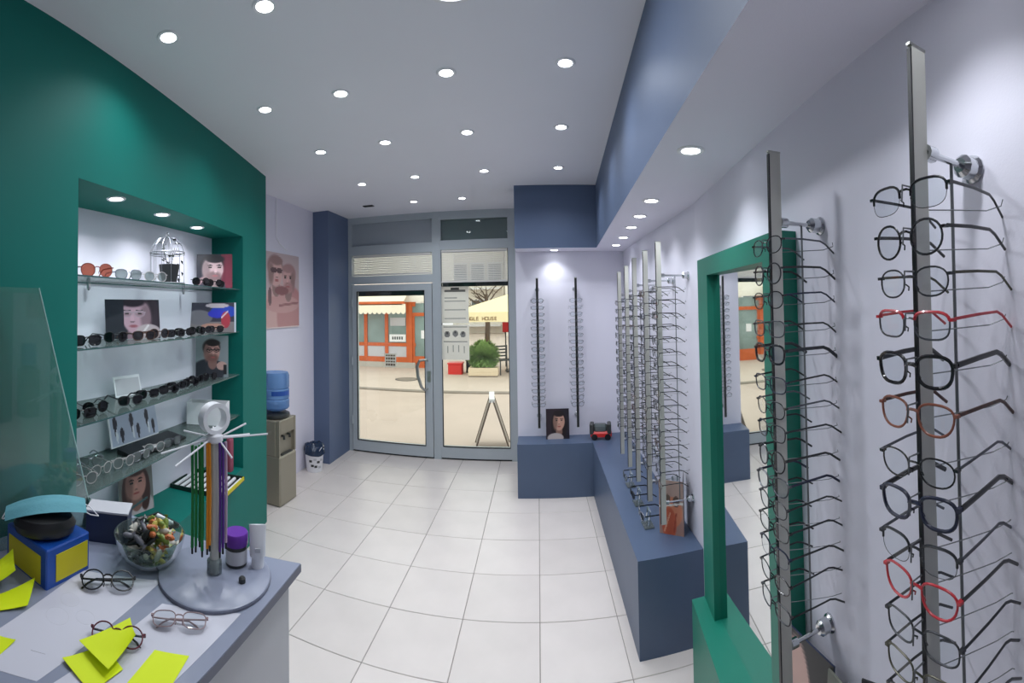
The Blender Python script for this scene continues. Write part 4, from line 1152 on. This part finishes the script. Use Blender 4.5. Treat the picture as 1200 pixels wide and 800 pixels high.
t = thing('water_dispenser', 'champagne grey water dispenser beside the end of the green wall', 'dispenser', (-2.42, 3.62, 0), PI / 2)
W2 = .148
MB().box(-W2, W2, -.145, .13, .01, .46, b=.014).build('lower_cabinet', M['dispenser'], t)
MB().box(-W2, W2, -.10, .13, .46, .79, b=.012).build('upper_cabinet', M['dispenser'], t)
MB().box(-W2, -W2 + .022, -.135, -.10, .46, .79).build('side_cheek', M['dispenser'], t); MB().box(W2 - .022, W2, -.135, -.10, .46, .79).build('side_cheek', M['dispenser'], t)
MB().box(-W2 + .022, W2 - .022, -.135, -.10, .66, .79, b=.008).build('tap_panel', M['dispenser'], t)
MB().lathe([(.10, .79), (.15, .80), (.15, .825), (.12, .84)], 24).xf(Matrix.Diagonal((.98, .88, 1, 1))).build('top_collar', M['dispdark'], t, smooth=True)
MB().box(-.09, .09, -.136, -.10, .46, .47).build('drip_tray', M['dispdark'], t)
for sx in (-.05, .05):
    MB().tube([(sx, -.10, .63), (sx, -.125, .63), (sx, -.128, .60)], .012, 8).build('tap', M['dispdark'], t)
MB().box(-W2 + .01, W2 - .01, -.13, .12, 0, .012).build('foot', M['dispdark'], t)
t = thing('water_bottle', 'large blue water bottle standing on the dispenser', 'bottle', (-2.42, 3.62, .79))
MB().lathe([(.03, .03), (.035, .05), (.12, .085), (.132, .10), (.132, .17), (.124, .18), (.132, .19), (.132, .27), (.124, .28), (.132, .29), (.132, .40), (.12, .43), (.07, .437), (.0, .43)], 28, close=False).build('bottle_body', M['bottle'], t, smooth=True)
lb = MB()
vs = [(.1335 * math.cos(a_), .1335 * math.sin(a_), z_) for z_ in (.22, .262) for a_ in np.linspace(-1.3, .3, 10)]
lb.add(vs, [(i, i + 1, i + 11, i + 10) for i in range(9)])
lb.build('label', M['bottlelabel'], t)
t = thing('waste_bin', 'white bucket with a dark blue bag on the floor by the blue pilaster', 'bin', (-2.465, 4.47, 0))
MB().lathe([(.085, 0), (.088, .003), (.108, .235), (.112, .24), (.112, .25), (.104, .25), (.086, .01), (.0, .008)], 26).build('bucket', M['white2'], t, smooth=True)
for k, (a_, z_) in enumerate(((-1.5, .13), (-1.0, .15), (-.6, .12), (-.2, .14), (-.9, .07), (-.4, .06), (-1.3, .08))):
    r_ = .0885 + .0905 * z_ * .95
    MB().box(-.016, .016, -.002, .002, -.012, .012).build('print_mark', M['card'] if k % 2 else M['dispdark'], t, (r_ * math.cos(a_), r_ * math.sin(a_), z_), (0, 0, a_ + PI / 2))
rr = random.Random(2)
N = 22; vs = []
prof = ((.115, .19), (.118, .24), (.10, .285), (.06, .31), (.015, .30))
for i, (r_, z_) in enumerate(prof):
    for k in range(N):
        j_ = rr.uniform(-.012, .012)
        a_ = 2 * PI * k / N
        vs.append(((r_ + j_) * math.cos(a_), (r_ + j_) * math.sin(a_), z_ + j_ + (.03 if math.cos(a_ - 2.6) > 0 and i == 0 else 0)))
fs = [(i * N + k, i * N + (k + 1) % N, (i + 1) * N + (k + 1) % N, (i + 1) * N + k) for i in range(4) for k in range(N)] + [tuple(range(4 * N, 5 * N))]
MB().add(vs, fs).build('bag', M['bag'], t, smooth=True)
MB().tube([(.108 * math.cos(a_), .108 * math.sin(a_) , .235 + .05 * math.sin((a_ + .6) / 1.4 * PI)) for a_ in np.linspace(-.6, .8, 9)], .004, 5).build('handle', M['white2'], t)

# ------------------------------------------------------------------ street outside
GZ = -.30
struct(MB().box(-16, 12, 5.47, 10.75, GZ - .1, GZ).build('floor', M['asphalt']))
struct(MB().box(-16, 12, 10.95, 40, GZ - .1, GZ + .0).build('floor', M['paving2']))
struct(MB().box(-16, 12, 10.75, 10.95, GZ - .1, GZ + .03).build('trim_5', M['kerb']))
struct(MB().box(-3.2, .6, 5.47, 5.95, GZ, -.04).build('trim_6', M['asphalt']))
t = thing('manhole_cover', 'dark oval drain cover in the far pavement outside the glass door', 'manhole', (-3.85, 12.6, GZ))
MB().lathe([(.3, 0), (.3, .008)], 24).build('cover', M['kerb'], t); MB().lathe([(.30, .0), (.34, 0), (.34, .006), (.30, .006)], 24, close=False).build('cover_ring', M['dispdark'], t)
# orange wooden shop front
t = thing('shop_front', 'orange wooden shop front with glazed panels across the street', 'shop', (0, 15, GZ))
def sb(nm, x0, x1, z0, z1, m, y0=0, y1=.12):
    return MB().box(x0, x1, y0, y1, z0 - GZ, z1 - GZ).build(nm, M[m], t)
sb('plinth', -11, -4.25, GZ, -.12, 'shopwall', -.06, .3)
sb('upper_wall', -11, -2.9, 2.0, 5.2, 'facade', .0, .3)
for x in (-10.2, -9.4, -8.6, -7.8, -6.95, -6.12, -5.32, -4.52):
    sb('post', x - .06, x + .06, -.12, 2.0, 'wood')
for z0, z1 in ((-.12, .06), (.44, .56), (1.84, 2.0)):
    sb('rail', -11, -4.25, z0, z1, 'wood', .012, .108)
xs = (-10.2, -9.4, -8.6, -7.8, -6.95, -6.12, -5.32, -4.52)
for x0, x1 in zip(xs[:-1], xs[1:]):
    sb('upper_pane', x0 + .06, x1 - .06, .56, 1.84, 'shopglass', .05, .07)
    sb('lower_panel', x0 + .06, x1 - .06, .06, .44, 'card', .04, .08)
for x in (-4.42, -3.45):
    sb('door_post', x - .06, x + .06, GZ, 2.0, 'wood', -.03, .13)
sb('door_head', -4.36, -3.51, 1.5, 1.62, 'wood', .0, .11); sb('fanlight', -4.36, -3.51, 1.62, 1.95, 'shopglass', .05, .07)
sb('shop_door_pane', -4.28, -3.55, .1, 1.5, 'shopglass', .05, .07); sb('shop_door_rail', -4.36, -3.51, GZ, .1, 'wood', .02, .1)
sb('shop_door_stile', -4.36, -4.28, .1, 1.5, 'wood', .02, .1); sb('shop_door_stile', -3.55, -3.51, .1, 1.5, 'wood', .02, .1)
sb('white_sign', -5.2, -4.6, .60, .86, 'white2', -.01, .012); sb('white_sign', -4.05, -3.85, .72, 1.0, 'white2', .03, .05); sb('white_sign', -5.18, -4.62, 1.16, 1.45, 'card', .02, .05)
sb('curtain', -7.6, -7.0, .6, 1.8, 'leaf', .075, .09)
for k, ch in enumerate(range(5)):
    sb('sign_mark', -5.1 + k * .085, -5.05 + k * .085, .68, .78, 'dispdark', -.016, -.0101)
t = thing('awning', 'cream awning with scalloped edge above the orange shop front', 'awning', (0, 14.2, 0))
MB().add([(-8.6, 0, 1.93), (-4.48, 0, 1.93), (-4.48, .8, 2.35), (-8.6, .8, 2.35), (-8.6, 0, 1.90), (-4.48, 0, 1.90), (-4.48, .8, 2.32), (-8.6, .8, 2.32)], [(0, 1, 2, 3), (7, 6, 5, 4), (0, 4, 5, 1), (1, 5, 6, 2), (2, 6, 7, 3), (3, 7, 4, 0)]).build('canopy', M['awning'], t)
sc = MB()
x = -8.6
while x < -4.5:
    w_ = .17
    sc.add([(x, 0, 1.93), (x, 0, 1.66), (x + w_ * .2, 0, 1.61), (x + w_ * .5, 0, 1.59), (x + w_ * .8, 0, 1.61), (x + w_, 0, 1.66), (x + w_, 0, 1.93)], [(0, 1, 2, 3, 4, 5, 6)])
    sc.add([(x, .006, 1.93), (x, .006, 1.66), (x + w_ * .2, .006, 1.61), (x + w_ * .5, .006, 1.59), (x + w_ * .8, .006, 1.61), (x + w_, .006, 1.66), (x + w_, .006, 1.93)], [(6, 5, 4, 3, 2, 1, 0)])
    x += w_
sc.build('scalloped_valance', M['awning'], t)
MB().box(-8.6, -4.4, -.02, .03, 1.93, 2.02).build('front_bar', M['wood'], t)
# parasol with lettering
t = thing('parasol', 'large cream parasol with brown lettering across the street, right of the notices', 'parasol', (-1.0, 14.5, GZ))
pc = []
hw = 1.55
ap = Vector((0.2, 0, 2.55))
cor = [(-hw, -hw, 1.95), (hw, -hw, 1.95), (hw, hw, 1.95), (-hw, hw, 1.95)]
MB().add([tuple(ap)] + cor + [(x, y, z - .012) for x, y, z in cor], [(0, 1, 2), (0, 2, 3), (0, 3, 4), (0, 4, 1), (8, 7, 6, 5)]).build('canopy', M['umbrella'], t)
for (x0, y0), (x1, y1) in (((-hw, -hw), (hw, -hw)), ((hw, -hw), (hw, hw)), ((hw, hw), (-hw, hw)), ((-hw, hw), (-hw, -hw))):
    MB().add([(x0, y0, 1.95), (x1, y1, 1.95), (x1, y1, 1.66), (x0, y0, 1.66)], [(0, 1, 2, 3)]).build('valance', M['umbrella'], t)
for wd, lx in (('JUNGLE', -1.0), ('HOUSE', -.42)):
    for i, ch in enumerate(wd):
        put('letter', text_mesh(ch, .15, .004), t, (lx + (i - len(wd) / 2 + .5) * .088, -hw - .012, 1.755), (PI / 2, 0, 0)).data.materials.append(M['lettering'])
MB().lathe([(.03, 0), (.03, 2.5)], 10, (.2, 0)).build('pole', M['bark'], t)
MB().lathe([(.3, 0), (.3, .06)], 20, (.2, 0)).build('base', M['kerb'], t)
# planter box with shrub
t = thing('planter_box', 'pale wooden planter with a dense green shrub on the far pavement', 'planter', (-1.68, 13.5, GZ))
MB().box(-.44, .44, -.2, .2, .03, .27).build('box', M['planterw'], t)
for z in (.06, .15):
    MB().box(-.45, .45, -.212, -.2, z, z + .07).build('board', M['planterw'], t)
MB().box(-.44, .44, -.2, .2, 0, .03).build('foot', M['bark'], t)
lv = MB(); rr = random.Random(4)
for k in range(3600):
    a_ = rr.uniform(0, 2 * PI); u_ = rr.uniform(-1, 1); q_ = math.sqrt(1 - u_ * u_); r_ = rr.uniform(.45, 1.0)
    b_ = (.44 * r_ * q_ * math.cos(a_), .24 * r_ * q_ * math.sin(a_), .62 + .37 * r_ * u_ + .06 * math.sin(a_ * 3))
    leaf(lv, b_, (q_ * math.cos(a_), q_ * math.sin(a_), u_ + .4), rr.uniform(.09, .14), .04)
lf = lv.build('foliage', M['leaf'], t); lf['kind'] = 'stuff'
MB().lathe([(.02, .25), (.015, .6)], 6).build('stem', M['bark'], t)
# red tub, chairs, banner
t = thing('red_crate', 'red plastic crate on the far pavement below the notices', 'crate', (-2.62, 13.9, GZ))
MB().box(-.22, .22, -.18, .18, 0, .32, b=.02).build('crate_body', M['redplas'], t); MB().box(-.24, .24, -.2, .2, .32, .36, b=.01).build('crate_rim', M['redplas'], t)
t = thing('dark_cabinet', 'dark low cabinet beside the red crate across the street', 'cabinet', (-2.1, 14.3, GZ))
MB().box(-.22, .22, -.2, .2, 0, .38).build('cabinet_body', M['shutter'], t); MB().box(-.24, .24, -.22, .22, .38, .41).build('cabinet_top', M['dispdark'], t)
for k in range(2):
    t = thing('terrace_chair', 'dark slatted terrace chair, %s of two right of the shrub across the street' % ['left', 'right'][k], 'chair', (-1.10 + k * .62, 13.9 + k * .3, GZ), .5 - k * .9)
    for sx in (-.2, .2):
        for sy_ in (-.2, .2):
            MB().box(sx - .015, sx + .015, sy_ - .015, sy_ + .015, 0, .45 if sy_ < 0 else .88).build('leg', M['dispdark'], t)
    MB().box(-.22, .22, -.22, .22, .43, .46).build('seat', M['dispdark'], t)
    for z in (.52, .62, .72, .82):
        MB().box(-.185, .185, .19, .205, z, z + .05).build('back_slat', M['dispdark'], t)
t = thing('banner', 'red banner board behind the terrace chairs across the street', 'banner', (-.55, 15.5, GZ))
MB().box(-.7, .9, 0, .05, 1.2, 1.55).build('board', M['signred'], t)
for x in (-.6, .8):
    MB().box(x - .02, x + .02, .05, .09, 0, 1.55).build('post', M['dispdark'], t)
# A-frame pavement sign seen from its side
t = thing('pavement_sign', 'folding A-frame pavement sign just outside the fixed window', 'sign', (-.72, 6.72, GZ), math.radians(6.1))
for sx in (-1, 1):
    for y_ in (-.28, .28):
        MB().tube([(sx * .265, y_, 0), (sx * .02, y_, .76)], .013, 6).build('leg', M['bark'], t)
    MB().add([(sx * .25, -.27, .05), (sx * .25, .27, .05), (sx * .03, .27, .73), (sx * .03, -.27, .73), (sx * .24, -.27, .05), (sx * .24, .27, .05), (sx * .02, .27, .73), (sx * .02, -.27, .73)],
             [(0, 1, 2, 3), (7, 6, 5, 4), (0, 4, 5, 1), (1, 5, 6, 2), (2, 6, 7, 3), (3, 7, 4, 0)]).build('board', M['kerb'], t)
MB().box(-.04, .04, -.29, .29, .74, .79).build('top_hinge', M['white2'], t)
# houses far behind and a bare tree
def house(label, x0, x1, y, h_, m, cols, rows_):
    t = thing('apartment_house', label, 'building', ((x0 + x1) / 2, y, GZ))
    w_ = (x1 - x0) / 2
    MB().box(-w_, w_, 0, 6, 0, h_).build('wall', M[m], t)
    for j in range(rows_):
        for i in range(cols):
            x = -w_ + (i + .5) * 2 * w_ / cols; z = 1.2 + j * 2.8
            f_ = MB().box(x - .55, x + .55, -.05, .0, z, z + 1.4).build('window', M['white2'], t)
            MB().box(x - .48, x + .48, -.06, -.05, z + .07, z + 1.33).build('pane', M['winglass'], f_)
        MB().box(-w_ * .9, w_ * .9, -.7, 0, .55 + j * 2.8, .68 + j * 2.8).build('balcony_slab', M['white2'], t)
    MB().box(-w_ - .2, w_ + .2, -.3, 6.2, h_, h_ + .25).build('roof', M['kerb'], t)
house('pale apartment house with balconies far behind the parasol', -2.2, 6, 30, 9, 'facade', 5, 3)
house('light grey building beyond the shop front at the left', -14, -7, 26, 8, 'facade2', 4, 2)
house('cream building far down the gap beside the shop front', -6.6, -2.6, 34, 8, 'facade', 3, 2)
t = thing('bare_tree', 'bare branched tree behind the parasol across the street', 'tree', (-2.1, 18, GZ))
tb = MB(); rr = random.Random(9)
tb.tube([(0, 0, 0), (.05, 0, 1.4), (.0, 0, 2.6)], [.12, .1, .07], 8)
tb.build('trunk', M['bark'], t)
for k in range(12):
    a_ = rr.uniform(0, 2 * PI); l_ = rr.uniform(.7, 1.5); z_ = rr.uniform(1.7, 2.6)
    b_ = MB(); e_ = Vector((l_ * math.cos(a_), l_ * .5 * math.sin(a_), z_ + rr.uniform(.2, .9)))
    b_.tube([(0.02, 0, z_), tuple(Vector((0, 0, z_)).lerp(e_, .5) + Vector((0, 0, .08))), tuple(e_)], [.035, .025, .01], 5)
    br = b_.build('branch', M['bark'], t)
    for j in range(3):
        s_ = Vector((0, 0, z_)).lerp(e_, .4 + .2 * j)
        MB().tube([tuple(s_), tuple(s_ + Vector((rr.uniform(-.4, .4), rr.uniform(-.2, .2), rr.uniform(.1, .4))))], [.012, .005], 4).build('twig', M['bark'], br)
